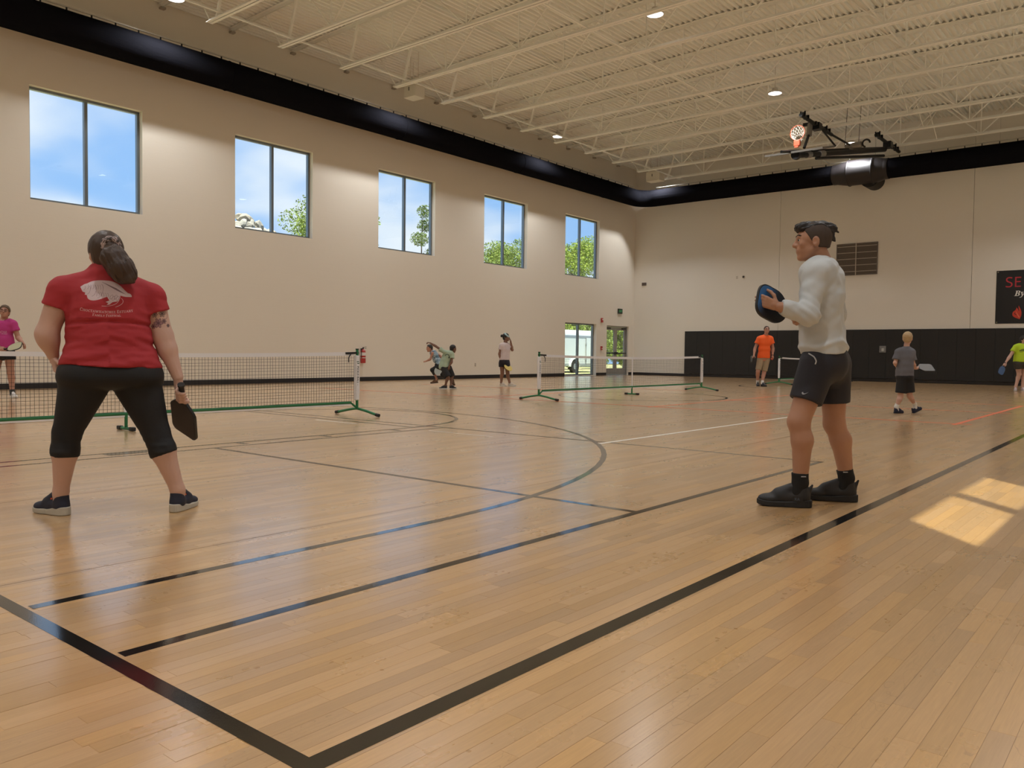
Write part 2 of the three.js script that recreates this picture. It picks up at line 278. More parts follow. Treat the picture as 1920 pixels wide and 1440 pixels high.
{ // crossed bracing between neighbouring joists
  const side = (x, i) => `crossed thin cream rods ${x < -10 ? 'on the window side' : 'beyond mid span'} behind the ${ORD[20 - i]} joist from the end wall`;
  const mk = (x) => { const g = thing('cross_bracing', side(x, 0), 'bracing', [x, 0, 0], 0, x < -10 ? 'cross bracing on the window side' : 'cross bracing beyond mid span');
    for (const s of [1, -1]) part('brace', rod([s * 0.02, 8.74, s * 0.95], [s * 0.02, deckY(x) - 0.08, -s * 0.95], 0.014, 6), steelPaint, g); return g; };
  for (const x of [-12.2, -7.0]) { const g = mk(x); JOIST_Z.slice(0, -1).forEach((z, i) => { const zz = z - 0.985; if (i === 0) g.position.z = zz; else copyOf(g, [x, 0, zz], 0, side(x, i)); }); }
}
// ---- round LED high bays
{
  const shell = M(lin(0.62, 0.58, 0.52), 0.4), lensMat = M(0xffffff, 0.4, { emissive: new THREE.Color(1, 0.97, 0.92), emissiveIntensity: 3.2 });
  const X = [-18.4, -10.05, -1.7], Z = [5.1, -2.3, -9.85, -17.45, -24.9, -32.4], Y = 9.1;
  for (const x of X) for (const z of Z) {
    let label = `round high bay lamp, ${ORD[6 - Z.indexOf(z)]} from the end wall in the ${['window side', 'middle', 'right wall'][X.indexOf(x)]} row`;
    if (x === X[0] && z === Z[2]) label = 'lit round lamp at the top edge of the picture above the black duct';
    if (x === X[0] && z === Z[3]) label = 'round lamp hidden behind the nearer white hanging box';
    if (x === X[0] && z === Z[4]) label = 'lit round lamp near the window wall between the two white boxes';
    if (x === X[0] && z === Z[5]) label = 'round lamp hidden behind the far white hanging box in the corner';
    if (x === X[1] && z === Z[3]) label = 'lit round lamp highest in the picture at the middle of the ceiling';
    if (x === X[1] && z === Z[4]) label = 'lit round lamp left above the basketball hoop';
    if (x === X[1] && z === Z[5]) label = 'round lamp behind the folded basketball hoop frame';
    const g = thing('high_bay_lamp', label, 'lamp', [x, Y, z], 0, 'round high bay lamps');
    part('housing', new THREE.LatheGeometry([[0.001, 0.17], [0.07, 0.17], [0.085, 0.15], [0.09, 0.07], [0.2, 0.045], [0.215, 0.03], [0.215, 0.0], [0.2, 0.0], [0.2, 0.012], [0.001, 0.012]].map((p) => new THREE.Vector2(...p)), 32), shell, g);
    part('lamp_lens', new THREE.CylinderGeometry(0.198, 0.198, 0.008, 32).translate(0, 0.006, 0), lensMat, g);
    part('hanger', rod([0, 0.17, 0], [0, deckY(x) - Y, 0], 0.008, 6), shell, g);
    const l = new THREE.SpotLight(LAMP_COLOR, LAMP_CANDELA, 0, 1.22, 0.55, 2); l.name = 'lamp_light'; l.position.y = -0.02; l.target.position.set(0, -5, 0); l.castShadow = true; l.shadow.radius = 7; l.shadow.mapSize.set(1024, 1024); g.add(l, l.target); l.target.name = 'lamp_aim';
  }
}
// ---- white boxes hung from the joists
{
  const white = M(lin(0.66, 0.62, 0.54), 0.5), dark = M(lin(0.03, 0.03, 0.03), 0.6);
  for (const [x, z, w, d, label] of [[-17.84, -16.97, 0.48, 0.4, 'white metal box hung from a joist above the third window'], [-17.9, -31.35, 0.66, 0.45, 'white metal box hung from a joist in the far corner']]) {
    const g = thing('hanging_box', label, 'equipment box', [x, 8.46, z]);
    part('case', rbox(w, 0.4, d, 0.015, 0, 0.2, 0), white, g); part('slot', box(0.035, 0.11, 0.006, -w * 0.05, 0.24, d / 2 + 0.002), dark, g);
    for (const s of [1, -1]) { part('bracket', merge([box(0.012, 0.16, 0.05, s * (w / 2 + 0.006), 0.4, d * 0.2), box(0.05, 0.012, 0.05, s * (w / 2 - 0.012), 0.474, d * 0.2)]), white, g); part('hanger_rod', rod([s * w * 0.35, 0.4, 0], [s * w * 0.35, deckY(x) - 8.46, 0], 0.008, 6), white, g); }
  }
}
// ---- black fabric duct along two walls with its metal inlet
{
  const cloth = (() => { const a = tiled(61, 128), b = tiled(62, 32); return dataTexture(512, 512, (i, j) => { const h = 128 + (a(i / 4, j / 4) - 0.5) * 60 + (b(i / 16, j / 16) - 0.5) * 90; return [h, h, h]; }); })(); cloth.repeat.set(8, 2);
  const fabric = MP(lin(0.0085, 0.0085, 0.011), 1.0, { ior: 1.02, bumpMap: cloth, bumpScale: 0.006 }), sheet = M(lin(0.015, 0.012, 0.013), 0.5), clipMat = M(lin(0.008, 0.008, 0.009), 0.6), wire = M(lin(0.55, 0.52, 0.46), 0.35, { metalness: 0.4 });
  const duct = thing('fabric_duct', 'long black fabric air duct hung high along the window wall and end wall', 'air duct', [0, 0, 0]);
  const R = 0.375, CY = 8.125, dx = XL + 0.8, dz = ZB + 0.8, bend = 0.75;
  const run = (pts, n) => { const g = new THREE.TubeGeometry(new THREE.CatmullRomCurve3(pts.map(v3), false, 'catmullrom', 0.5), n, R, 28, false), p = g.attributes.position; for (let i = 0; i < p.count; i++) { const x = p.getX(i), y = p.getY(i), z = p.getZ(i), k = 0.008 * noise(x * 0.7, y * 2, z * 0.7) - (y < CY ? 0.012 * Math.max(0, noise(x * 0.35 + 5, 2, z * 0.35)) : 0); p.setY(i, y + k); } g.computeVertexNormals(); return g; };
  const zz = []; for (let z = ZF - 0.1; z > dz + bend + 0.3; z -= 1.5) zz.push([dx, CY, z]); zz.push([dx, CY, dz + bend]);
  part('duct_run', run(zz, 120), fabric, duct);
  const el = []; for (let i = 0; i <= 10; i++) { const a = i / 10 * Math.PI / 2; el.push([dx + bend - bend * Math.cos(a), CY, dz + bend - bend * Math.sin(a)]); }
  part('duct_elbow', run(el, 24), fabric, duct);
  part('duct_run', run([[dx + bend, CY, dz], [-16, CY, dz], [-13.5, CY, dz], [-10.86, CY, dz]], 40), fabric, duct);
  part('duct_run', run([[-8.9, CY, dz], [-7, CY, dz], [-5, CY, dz], [-3, CY, dz], [XR - 0.08, CY, dz]], 40), fabric, duct);
  for (const z of [-5.9, -11.9, -18, -24, -30]) part('joint_band', new THREE.TorusGeometry(R + 0.002, 0.008, 6, 40).translate(dx, CY, z), fabric, duct);
  const inlet = part('metal_inlet', new THREE.LatheGeometry([[0.36, -1.02], [0.39, -1.02], [0.39, -0.86], [0.4, -0.84], [0.48, -0.44], [0.51, -0.44], [0.51, -0.40], [0.485, -0.40], [0.485, 0.46], [0.525, 0.46], [0.525, 0.52], [0.49, 0.52], [0.40, 0.88], [0.395, 0.9], [0.395, 1.02], [0.36, 1.02]].map((p) => new THREE.Vector2(...p)), 48).rotateZ(-Math.PI / 2).translate(-9.87, CY, dz), sheet, duct);
  part('wall_spigot', new THREE.CylinderGeometry(0.36, 0.36, 0.78, 36).rotateX(Math.PI / 2).translate(-9.55, CY - 0.26, dz - 0.4), clipMat, inlet);
  for (const x of [-10.3, -9.35]) part('strap_wire', rod([x, CY + 0.46, dz], [x, 9.6, dz], 0.012, 6), wire, duct);
  const tab = box(0.025, 0.09, 0.03);
  for (let z = ZF - 0.4; z > dz + bend; z -= 0.545) part('clip', tab.clone().translate(dx, CY + R + 0.035, z), clipMat, duct);
  for (let x = dx + bend; x < XR - 0.2; x += 0.545) if (x < -10.95 || x > -8.8) part('clip', tab.clone().rotateY(Math.PI / 2).translate(x, CY + R + 0.035, dz), clipMat, duct);
  part('support_track', merge([box(0.03, 0.03, ZF - 0.1 - dz - bend, dx, CY + R + 0.095, (ZF - 0.1 + dz + bend) / 2), box(XR - 0.1 - dx - bend, 0.03, 0.03, (XR - 0.1 + dx + bend) / 2, CY + R + 0.095, dz)]), wire, duct);
  for (let x = -17.6; x < 0; x += 3.1) part('track_wire', rod([x, CY + R + 0.1, dz], [x, 9.6, dz], 0.005, 5), wire, duct);
}

// ---------------------------------------------------------------- end wall: padding, grille, banner, small fittings
{
  const vinyl = M(lin(0.0125, 0.0125, 0.0125), 0.55), x0 = -17.65, n = 29, w = (XR - 0.15 - x0) / n;
  const g = thing('wall_padding', 'row of black vinyl wall pads along the foot of the end wall', 'wall pads', [0, 0, 0]);
  for (let i = 0; i < n; i++) part('pad_panel', rbox(w - 0.002, 1.93, 0.05, 0.006, x0 + (i + 0.5) * w, 0.125 + 0.965, ZB + 0.028), vinyl, g);
  const c = thing('control_box', 'small grey switch box on the black wall pads', 'switch box', [-9.09, 1.28, ZB + 0.054]);
  part('plate', rbox(0.24, 0.26, 0.03, 0.008, 0, 0, 0.015), M(lin(0.2, 0.2, 0.2), 0.4), c); part('switch', rbox(0.09, 0.12, 0.02, 0.005, 0.01, -0.02, 0.036), M(lin(0.5, 0.5, 0.48), 0.4), c);
}
{
  const g = thing('wall_grille', 'grey brown air return grille with a pale centre bar on the end wall', 'vent grille', [-10.17, 4.86, ZB]), W = 1.58, H = 1.27;
  const metal = M(lin(0.165, 0.14, 0.12), 0.5), pale = M(lin(0.5, 0.45, 0.39), 0.5);
  part('backing', box(W - 0.04, H - 0.04, 0.01, 0, 0, 0.008), M(lin(0.06, 0.05, 0.045), 0.8), g);
  part('grille_frame', merge([box(W, 0.03, 0.04, 0, H / 2 - 0.015, 0.022), box(W, 0.03, 0.04, 0, -H / 2 + 0.015, 0.022), box(0.03, H - 0.06, 0.04, W / 2 - 0.015, 0, 0.022), box(0.03, H - 0.06, 0.04, -W / 2 + 0.015, 0, 0.022)]), metal, g);
  part('centre_bar', box(0.03, H, 0.05, -0.03, 0, 0.027), pale, g);
  const n = 34, slat = box(W - 0.06, 0.028, 0.006).rotateX(0.6);
  for (let i = 0; i < n; i++) part('slat', slat.clone().translate(0, -H / 2 + 0.03 + (i + 0.5) * (H - 0.06) / n, 0.026), i % 7 === 3 ? pale : metal, g);
}
{
  const g = thing('banner', 'black hanging banner with red and white lettering and a flame mark above the pads', 'banner', [-4.0, 3.17, ZB + 0.004]), W = 2.6, H = 1.9;
  const map = canvasTexture(1400, 1024, (c, w, h) => {
    const s = h / 1.9; c.fillStyle = '#1f1f20'; c.fillRect(0, 0, w, h);
    c.fillStyle = '#b8323d'; c.textBaseline = 'alphabetic'; c.font = `${0.5 * s}px sans-serif`; c.fillText('SE', 0.27 * s, 0.60 * s);
    c.fillStyle = '#e8e4dc'; c.font = `italic bold ${0.26 * s}px serif`; c.fillText('By', 0.56 * s, 0.92 * s);
    const X = 0.66 * s, Y = 1.75 * s, k = s * 0.5; // flame
    c.fillStyle = '#c8402c'; c.beginPath(); c.moveTo(X + 0.2 * k, Y); c.bezierCurveTo(X - 0.1 * k, Y - 0.12 * k, X - 0.34 * k, Y - 0.2 * k, X - 0.24 * k, Y - 0.48 * k); c.bezierCurveTo(X - 0.2 * k, Y - 0.62 * k, X - 0.02 * k, Y - 0.6 * k, X - 0.02 * k, Y - 0.86 * k); c.bezierCurveTo(X + 0.12 * k, Y - 0.7 * k, X + 0.1 * k, Y - 0.62 * k, X + 0.14 * k, Y - 0.56 * k); c.bezierCurveTo(X + 0.18 * k, Y - 0.7 * k, X + 0.06 * k, Y - 0.8 * k, X + 0.12 * k, Y - 0.98 * k); c.bezierCurveTo(X + 0.22 * k, Y - 0.7 * k, X + 0.42 * k, Y - 0.5 * k, X + 0.2 * k, Y); c.fill();
    c.fillStyle = '#1f1f20'; c.beginPath(); c.moveTo(X - 0.12 * k, Y - 0.5 * k); c.quadraticCurveTo(X - 0.14 * k, Y - 0.4 * k, X + 0.02 * k, Y - 0.3 * k); c.quadraticCurveTo(X - 0.2 * k, Y - 0.33 * k, X - 0.12 * k, Y - 0.5 * k); c.fill();
    c.fillStyle = '#e07a55'; c.beginPath(); c.moveTo(X + 0.16 * k, Y - 0.1 * k); c.quadraticCurveTo(X - 0.02 * k, Y - 0.35 * k, X - 0.06 * k, Y - 0.62 * k); c.quadraticCurveTo(X + 0.06 * k, Y - 0.38 * k, X + 0.2 * k, Y - 0.16 * k); c.fill();
  });
  const sheet = box(W, H, 0.006), uv = sheet.attributes.uv; for (let i = 0; i < uv.count; i++) if (i < 16 || i > 19) uv.setXY(i, 0.01, 0.01);
  part('banner_cloth', sheet, M(0xffffff, 0.7, { map }), g);
  for (const [x, y] of [[-1, 1], [1, 1], [-1, -1], [1, -1]]) part('grommet', new THREE.TorusGeometry(0.016, 0.005, 6, 16).translate(x * (W / 2 - 0.05), y * (H / 2 - 0.05), 0.005), M(lin(0.5, 0.45, 0.3), 0.3, { metalness: 0.9 }), g);
}
{
  const g = thing('wall_vent', 'tiny dark louvre on the end wall near the corner', 'vent', [-19.85, 4.31, ZB]);
  part('vent_frame', box(0.24, 0.14, 0.02, 0, 0, 0.011), M(lin(0.14, 0.11, 0.09), 0.6), g); for (let i = 0; i < 4; i++) part('louvre', box(0.2, 0.012, 0.02, 0, -0.045 + i * 0.03, 0.026), M(lin(0.22, 0.18, 0.15), 0.6), g);
  const s = thing('wall_speaker', 'small dark round fitting high on the end wall', 'wall fitting', [-14.9, 4.4, ZB]);
  part('ring', new THREE.TorusGeometry(0.055, 0.014, 8, 24).translate(0, 0, 0.014), M(lin(0.5, 0.44, 0.36), 0.5), s); part('cone', new THREE.CylinderGeometry(0.05, 0.05, 0.02, 24).rotateX(Math.PI / 2).translate(0, 0, 0.011), M(lin(0.02, 0.02, 0.02), 0.7), s);
  const b = thing('cover_plate', 'pale cover plate beside the dark round fitting on the end wall', 'cover plate', [-15.2, 4.39, ZB]);
  part('plate', rbox(0.09, 0.13, 0.01, 0.004, 0, 0, 0.006), M(lin(0.62, 0.56, 0.47), 0.5), b); for (const y of [0.045, -0.045]) part('screw', new THREE.CylinderGeometry(0.006, 0.006, 0.004, 10).rotateX(Math.PI / 2).translate(0, y, 0.012), alu, b);
}
// ---------------------------------------------------------------- window wall fittings
{
  const g = thing('exit_sign', 'dark exit sign with green letters above the double door', 'exit sign', [XL + 0.03, 2.98, -32.62], Math.PI / 2);
  const map = canvasTexture(256, 160, (c, w, h) => { c.fillStyle = '#0b2416'; c.fillRect(0, 0, w, h); c.fillStyle = '#4fbf7a'; c.font = 'bold 108px sans-serif'; c.textAlign = 'center'; c.fillText('EXIT', w / 2, 118, 220); });
  part('sign_case', rbox(0.36, 0.23, 0.05, 0.01, 0, 0, 0), M(lin(0.012, 0.02, 0.015), 0.5), g);
  part('sign_face', new THREE.PlaneGeometry(0.32, 0.19).translate(0, 0, 0.0265), M(0xffffff, 0.4, { map }), g);
}
{
  const red = M(lin(0.42, 0.035, 0.03), 0.4), white = M(lin(0.75, 0.72, 0.68), 0.4);
  const a = thing('fire_alarm', 'red fire alarm strobe between the low window and the door', 'fire alarm', [XL, 2.5, -31.1], Math.PI / 2);
  part('alarm_body', rbox(0.13, 0.2, 0.06, 0.012, 0, 0, 0.031), red, a); part('strobe', rbox(0.06, 0.05, 0.03, 0.01, 0, 0.03, 0.07), white, a);
  const p = thing('pull_station', 'red manual pull station below the alarm strobe', 'fire alarm', [XL, 1.24, -31.1], Math.PI / 2);
  part('station_body', rbox(0.12, 0.17, 0.05, 0.01, 0, 0, 0.026), red, p); part('handle', rbox(0.08, 0.03, 0.02, 0.006, 0, -0.02, 0.058), white, p);
  const e = thing('fire_extinguisher', 'red fire extinguisher hung on the window wall behind the near net post', 'fire extinguisher', [XL + 0.1, 0.58, -17.13]);
  part('cylinder', new THREE.LatheGeometry([[0.001, 0], [0.075, 0], [0.082, 0.012], [0.082, 0.36], [0.07, 0.405], [0.03, 0.43], [0.022, 0.45], [0.001, 0.45]].map((q) => new THREE.Vector2(...q)), 28), red, e);
  part('label_band', new THREE.CylinderGeometry(0.0832, 0.0832, 0.1, 28, 1, true).translate(0, 0.29, 0), white, e); part('label_band', new THREE.CylinderGeometry(0.0832, 0.0832, 0.02, 28, 1, true).translate(0, 0.17, 0), white, e);
  const v = part('valve', merge([new THREE.CylinderGeometry(0.02, 0.02, 0.05, 12).translate(0, 0.475, 0), bar([0, 0.5, 0.02], [0.03, 0.52, -0.11], 0.02, 0.012), bar([0, 0.485, 0.02], [0.03, 0.465, -0.11], 0.02, 0.01)]), darkMetal, e);
  part('hose', tube([[0, 0.47, 0.02], [0.02, 0.45, 0.09], [0.03, 0.3, 0.1], [0.03, 0.15, 0.095]], 0.01, 20, 8), rubber, e); part('wall_hook', box(0.06, 0.1, 0.04, -0.07, 0.42, 0), darkMetal, e);
  for (const [z, y, label] of [[-22.6, 0.51, 'pale outlet plate low on the window wall between the boys and the girl'], [-24.44, 0.27, 'tiny dark outlet just above the baseboard beside the girl']]) {
    const o = thing('wall_outlet', label, 'outlet', [XL, y, z], Math.PI / 2), small = y < 0.4;
    part('plate', rbox(small ? 0.05 : 0.08, small ? 0.06 : 0.13, 0.01, 0.004, 0, 0, 0.006), small ? rubber : M(lin(0.6, 0.53, 0.43), 0.5), o);
    for (const s of [1, -1]) part('socket', rbox(0.034, small ? 0.02 : 0.034, 0.006, 0.002, 0, s * (small ? 0.015 : 0.03), 0.012), M(lin(0.3, 0.26, 0.21), 0.5), o);
  }
}
// ---------------------------------------------------------------- portable nets
{
  const green = M(lin(0.015, 0.17, 0.062), 0.4), cap = M(lin(0.012, 0.012, 0.013), 0.6), cloth = M(lin(0.80, 0.80, 0.83), 0.7), string = M(lin(0.02, 0.018, 0.018), 0.8);
  const print = canvasTexture(160, 1280, (c, w, h) => {
    c.fillStyle = '#e6e6ea'; c.fillRect(0, 0, w, h);
    c.strokeStyle = '#14532c'; c.lineWidth = 26; c.beginPath(); c.arc(80, 120, 40, 0.5, 2.9); c.stroke(); c.beginPath(); c.arc(80, 120, 40, 3.6, 6.1); c.stroke();
    c.fillStyle = '#14532c'; c.beginPath(); c.moveTo(16, 108); c.lineTo(60, 92); c.lineTo(30, 66); c.fill(); c.beginPath(); c.moveTo(146, 132); c.lineTo(100, 148); c.lineTo(132, 176); c.fill();
    c.save(); c.translate(80, 250); c.rotate(Math.PI / 2); c.fillStyle = '#182a1e'; c.font = 'bold 118px sans-serif'; c.textBaseline = 'middle'; c.fillText('PICKLE-BALL', 0, 6, 640); c.font = '40px sans-serif'; c.fillStyle = '#5a645e'; c.fillText('INC', 668, 20); c.restore();
  });
  const printMat = M(0xffffff, 0.7, { map: print });
  function net(pos, half, label, flip) { // along local z, posts at z = +-half
    const g = thing('pickleball_net', label, 'net', pos, flip ?? 0), H = 0.93;
    const topY = (t) => lerp(0.885, 0.925, t * t), P = half;
    for (const s of [1, -1]) {
      const z = s * P, post = part('post', rod([0, 0.1, z], [0, H + 0.03, z], 0.021, 14), green, g);
      part('post_cap', rod([0, H + 0.03, z], [0, H + 0.045, z], 0.024, 14), cap, post);
      const sl = part('sleeve', rbox(0.052, 0.66, 0.075, 0.02, 0, 0.55, z - s * 0.004, 3), cloth, g);
      for (const q of [1, -1]) part('sleeve_print', new THREE.PlaneGeometry(0.06, 0.5).rotateY(q * Math.PI / 2).translate(q * 0.0268, 0.57, z - s * 0.004), printMat, sl);
      const foot = part('foot', tube([[-0.46, 0.025, z], [-0.44, 0.028, z], [-0.2, 0.075, z], [0, 0.1, z], [0.2, 0.075, z], [0.44, 0.028, z], [0.46, 0.025, z]], 0.019, 36, 10), green, g);
      for (const q of [1, -1]) part('rubber_end', rod([q * 0.42, 0.032, z], [q * 0.485, 0.024, z], 0.024, 12), cap, foot);
      part('gusset', rod([0, 0.11, z], [0, 0.19, z - s * 0.12], 0.016, 10), green, g);
      part('strap', merge([bar([0, topY(1) - 0.012, z + s * 0.02], [0, topY(1) - 0.02, z - s * 0.22], 0.032, 0.03), tube([[0.018, topY(1) - 0.03, z - s * 0.13], [0.02, topY(1) - 0.08, z - s * 0.17], [0.02, topY(1) - 0.15, z - s * 0.17]], 0.008, 10, 6)]), cap, g);
    }
    part('base_rail', rod([0, 0.19, -P + 0.12], [0, 0.19, P - 0.12], 0.019, 12), green, g);
    const leg = part('centre_leg', merge([rod([0, 0.02, 0], [0, 0.19, 0], 0.018, 12), rod([-0.13, 0.022, 0], [0.13, 0.022, 0], 0.018, 10)]), green, g);
    for (const q of [1, -1]) part('rubber_end', rbox(0.08, 0.045, 0.05, 0.01, q * 0.15, 0.0235, 0), cap, leg);
    part('centre_strap', box(0.014, 0.7, 0.04, 0, 0.54, 0), cloth, g);
    const ribbon = (y, h, name) => { const list = [], n = 16; for (let i = 0; i < n; i++) { const a = -1 + 2 * i / n, b = a + 2 / n; list.push(bar([0, y(a), a * (P - 0.06)], [0, y(b), b * (P - 0.06)], 0.012, h)); } return part(name, merge(list), cloth, g); };
    ribbon((t) => topY(t) - 0.025, 0.05, 'top_tape'); ribbon((t) => 0.165, 0.022, 'bottom_tape');
    const lines = [], m = 0.044, nz = Math.floor((2 * P - 0.12) / m), r = 0.002;
    for (let i = 0; i <= nz; i++) { const z = -P + 0.06 + i * m, t = z / P; lines.push(rod([0, 0.17, z], [0, topY(t) - 0.04, z + 0.006 * Math.sin(i * 1.7)], r, 3)); }
    for (let j = 1; j < 17; j++) for (let i = 0; i < 16; i++) { const a = -1 + i / 8, b = a + 1 / 8, y = (t) => lerp(0.17, topY(t) - 0.04, j / 17) + 0.004 * Math.sin(j * 2.1 + t * 9); lines.push(rod([0, y(a), a * (P - 0.06)], [0, y(b), b * (P - 0.06)], r, 3)); }
    stuff(part('netting', merge(lines), string, g));
    return g;
  }
  net([-9.3, 0, -4.37], 3.37, 'nearest pickleball net, behind the woman in the red shirt');
  net([-9.96, 0, -16.53], 3.58, 'middle pickleball net in front of the low window and door');
  net([-10.4, 0, -29.8], 3.15, 'farthest pickleball net in front of the black wall pads');
}
// ---------------------------------------------------------------- folded basketball hoop under the roof
{
  const black = M(lin(0.012, 0.012, 0.013), 0.4, { metalness: 0.3 }), steel = M(lin(0.26, 0.25, 0.23), 0.4, { metalness: 0.6 }), orange = M(lin(0.52, 0.09, 0.035), 0.45), cord = M(lin(0.75, 0.70, 0.62), 0.8), pad = M(lin(0.02, 0.02, 0.022), 0.6);
  const g = thing('basketball_hoop', 'folded up ceiling mounted basketball hoop on black steel frame', 'basketball hoop', [0, 0, 0]);
  const A = [-8.45, 8.4, -31.2], E = [-9.74, 7.36, -26.0];   // rear pivot, front end of the mast
  const at = (t, dy = 0, dx = 0) => [lerp(A[0], E[0], t) + dx, lerp(A[1], E[1], t) + dy, lerp(A[2], E[2], t)];
  for (const [x, z0, z1] of [[-9.6, -25.9, -28.84], [-8.4, -29.75, -32.68]]) {
    const b = part('support_bar', rod([x, 8.6, z0], [x, 8.6, z1], 0.06, 12), black, g);
    for (const t of [0.06, 0.17, 0.76, 0.87]) { const z = lerp(z0, z1, t); part('clamp', merge([box(0.17, 0.1, 0.05, x, 8.67, z), box(0.03, 0.18, 0.05, x + 0.07, 8.66, z), box(0.03, 0.18, 0.05, x - 0.07, 8.66, z)]), black, b); }
    part('pivot_plate', box(0.26, 0.22, 0.3, x, 8.55, (z0 + z1) / 2), black, b);
  }
  part('mast', rod(at(0.02), at(1), 0.085, 16), black, g);
  part('mast_end', new THREE.CylinderGeometry(0.14, 0.14, 0.14, 24).rotateX(Math.PI / 2).translate(E[0], E[1], E[2] + 0.05), black, g);
  part('lower_tube', rod(at(0.03, -0.22), at(0.8, -0.13), 0.05, 12), black, g); part('upper_tube', rod(at(0.0, 0.05), at(1.12, 0.16, -0.1), 0.045, 12), black, g);
  part('sleeve_clamp', rod(at(0.72), at(0.77), 0.105, 16), steel, g); part('sleeve_clamp', rod(at(0.86), at(0.9), 0.105, 16), steel, g);
  part('hanger', rod([-9.72, 8.6, -27.1], [-9.72, 8.2, -27.0], 0.09, 14), steel, g); part('hanger_tube', rod([-9.72, 8.25, -27.0], [-9.72, 7.72, -26.6], 0.045, 12), black, g); part('hanger_arm', bar([-9.95, 8.6, -27.1], [-9.5, 8.6, -27.1], 0.1, 0.1), black, g);
  part('brace', rod([-9.5, 8.5, -27.5], [-9.15, 7.95, -27.9], 0.03, 10), black, g); part('brace', rod([-9.5, 8.5, -27.6], [-8.85, 8.05, -28.4], 0.035, 10), black, g);
  part('winch', merge([box(0.22, 0.2, 0.2, -9.05, 8.12, -29), new THREE.CylinderGeometry(0.1, 0.1, 0.3, 18).rotateZ(Math.PI / 2).translate(-8.8, 8.16, -29)]), steel, g); part('winch_hook', new THREE.TorusGeometry(0.12, 0.03, 8, 16, 4.5).translate(-8.5, 8.18, -29), black, g);
  const tilt = (q) => q.translate(0, -7.57, 26.35).rotateX(0.235).translate(0, 7.57, -26.35);
  const Bd = part('backboard', tilt(rbox(1.83, 0.03, 1.07, 0.012, -9.78, 7.57, -26.35)), MP(lin(0.6, 0.62, 0.6), 0.05, { transmission: 0.95, thickness: 0.02 }), g);
  part('board_edge', tilt(merge([box(1.86, 0.06, 0.04, -9.78, 7.57, -25.8), box(1.86, 0.06, 0.04, -9.78, 7.57, -26.9), box(0.04, 0.06, 1.07, -10.7, 7.57, -26.35), box(0.04, 0.06, 1.07, -8.86, 7.57, -26.35)])), steel, Bd);
  part('rim_bracket', merge([rbox(0.2, 0.18, 0.12, 0.02, -9.69, 7.72, -25.9), box(0.12, 0.05, 0.06, -9.69, 7.6, -25.85)]), orange, g);
  const rim = part('rim', new THREE.TorusGeometry(0.229, 0.012, 10, 40).translate(-9.69, 8.05, -25.9), orange, g);
  const strands = []; for (let i = 0; i < 12; i++) for (const s of [1, -1]) { const pts = []; for (let k = 0; k <= 4; k++) { const a = (i + s * k * 0.5) / 12 * Math.PI * 2, r = lerp(0.225, 0.12, k / 4), drop = k / 4 * 0.28; pts.push([-9.69 + Math.cos(a) * r, 8.05 + Math.sin(a) * r * (1 - 0.2 * k / 4) - drop * 0.55, -25.9 - drop * 0.6]); } strands.push(tube(pts, 0.011, 8, 4)); }
  part('hoop_net', merge(strands), cord, rim);
  for (const x of [-9.2, -8.75]) part('lift_cable', rod([x, 8.15, -29], [x, 9.6, -29.2], 0.008, 6), black, g);
}

// ---------------------------------------------------------------- people: smooth bodies meshed from blended tapered limbs
const add = (a, b, k = 1) => [a[0] + b[0] * k, a[1] + b[1] * k, a[2] + b[2] * k];
const sub = (a, b) => [a[0] - b[0], a[1] - b[1], a[2] - b[2]];
const dot = (a, b) => a[0] * b[0] + a[1] * b[1] + a[2] * b[2];
const len = (a) => Math.hypot(a[0], a[1], a[2]);
const unit = (a) => { const l = len(a) || 1; return [a[0] / l, a[1] / l, a[2] / l]; };
const cross = (a, b) => [a[1] * b[2] - a[2] * b[1], a[2] * b[0] - a[0] * b[2], a[0] * b[1] - a[1] * b[0]];
const mix = (a, b, t) => [lerp(a[0], b[0], t), lerp(a[1], b[1], t), lerp(a[2], b[2], t)];
function cap(a, b, ra, rb = ra) {
  const [ax, ay, az] = a, bx = b[0] - ax, by = b[1] - ay, bz = b[2] - az, bb = bx * bx + by * by + bz * bz || 1e-9, R = Math.max(ra, rb);
  return { f(x, y, z) { const px = x - ax, py = y - ay, pz = z - az; let t = (px * bx + py * by + pz * bz) / bb; t = t < 0 ? 0 : t > 1 ? 1 : t; const dx = px - bx * t, dy = py - by * t, dz = pz - bz * t; return Math.sqrt(dx * dx + dy * dy + dz * dz) - (ra + (rb - ra) * t); },
    lo: [0, 1, 2].map((i) => Math.min(a[i], b[i]) - R), hi: [0, 1, 2].map((i) => Math.max(a[i], b[i]) + R) };
}
function ell(c, r, B = [[1, 0, 0], [0, 1, 0], [0, 0, 1]]) {
  const [e0, e1, e2] = B, R = Math.max(...r);
  return { f(x, y, z) { const px = x - c[0], py = y - c[1], pz = z - c[2], u = (px * e0[0] + py * e0[1] + pz * e0[2]) / r[0], v = (px * e1[0] + py * e1[1] + pz * e1[2]) / r[1], w = (px * e2[0] + py * e2[1] + pz * e2[2]) / r[2];
      const k0 = Math.sqrt(u * u + v * v + w * w), k1 = Math.sqrt(u * u / (r[0] * r[0]) + v * v / (r[1] * r[1]) + w * w / (r[2] * r[2])); return k1 < 1e-9 ? -Math.min(...r) : k0 * (k0 - 1) / k1; },
    lo: c.map((q) => q - R), hi: c.map((q) => q + R) };
}
const row = (c, s, hw, r) => cap(add(c, s, -(Math.max(hw, r) - r)), add(c, s, Math.max(hw, r) - r), r);
function flatRow(c, s, hw, r, ry) { // as row, but only ry tall above and below its line
  const q = row(c, s, hw, r), k = r / ry, m = Math.min(1, ry / r * 1.35); return { f: (x, y, z) => q.f(x, c[1] + (y - c[1]) * k, z) * m, lo: q.lo, hi: q.hi };
}
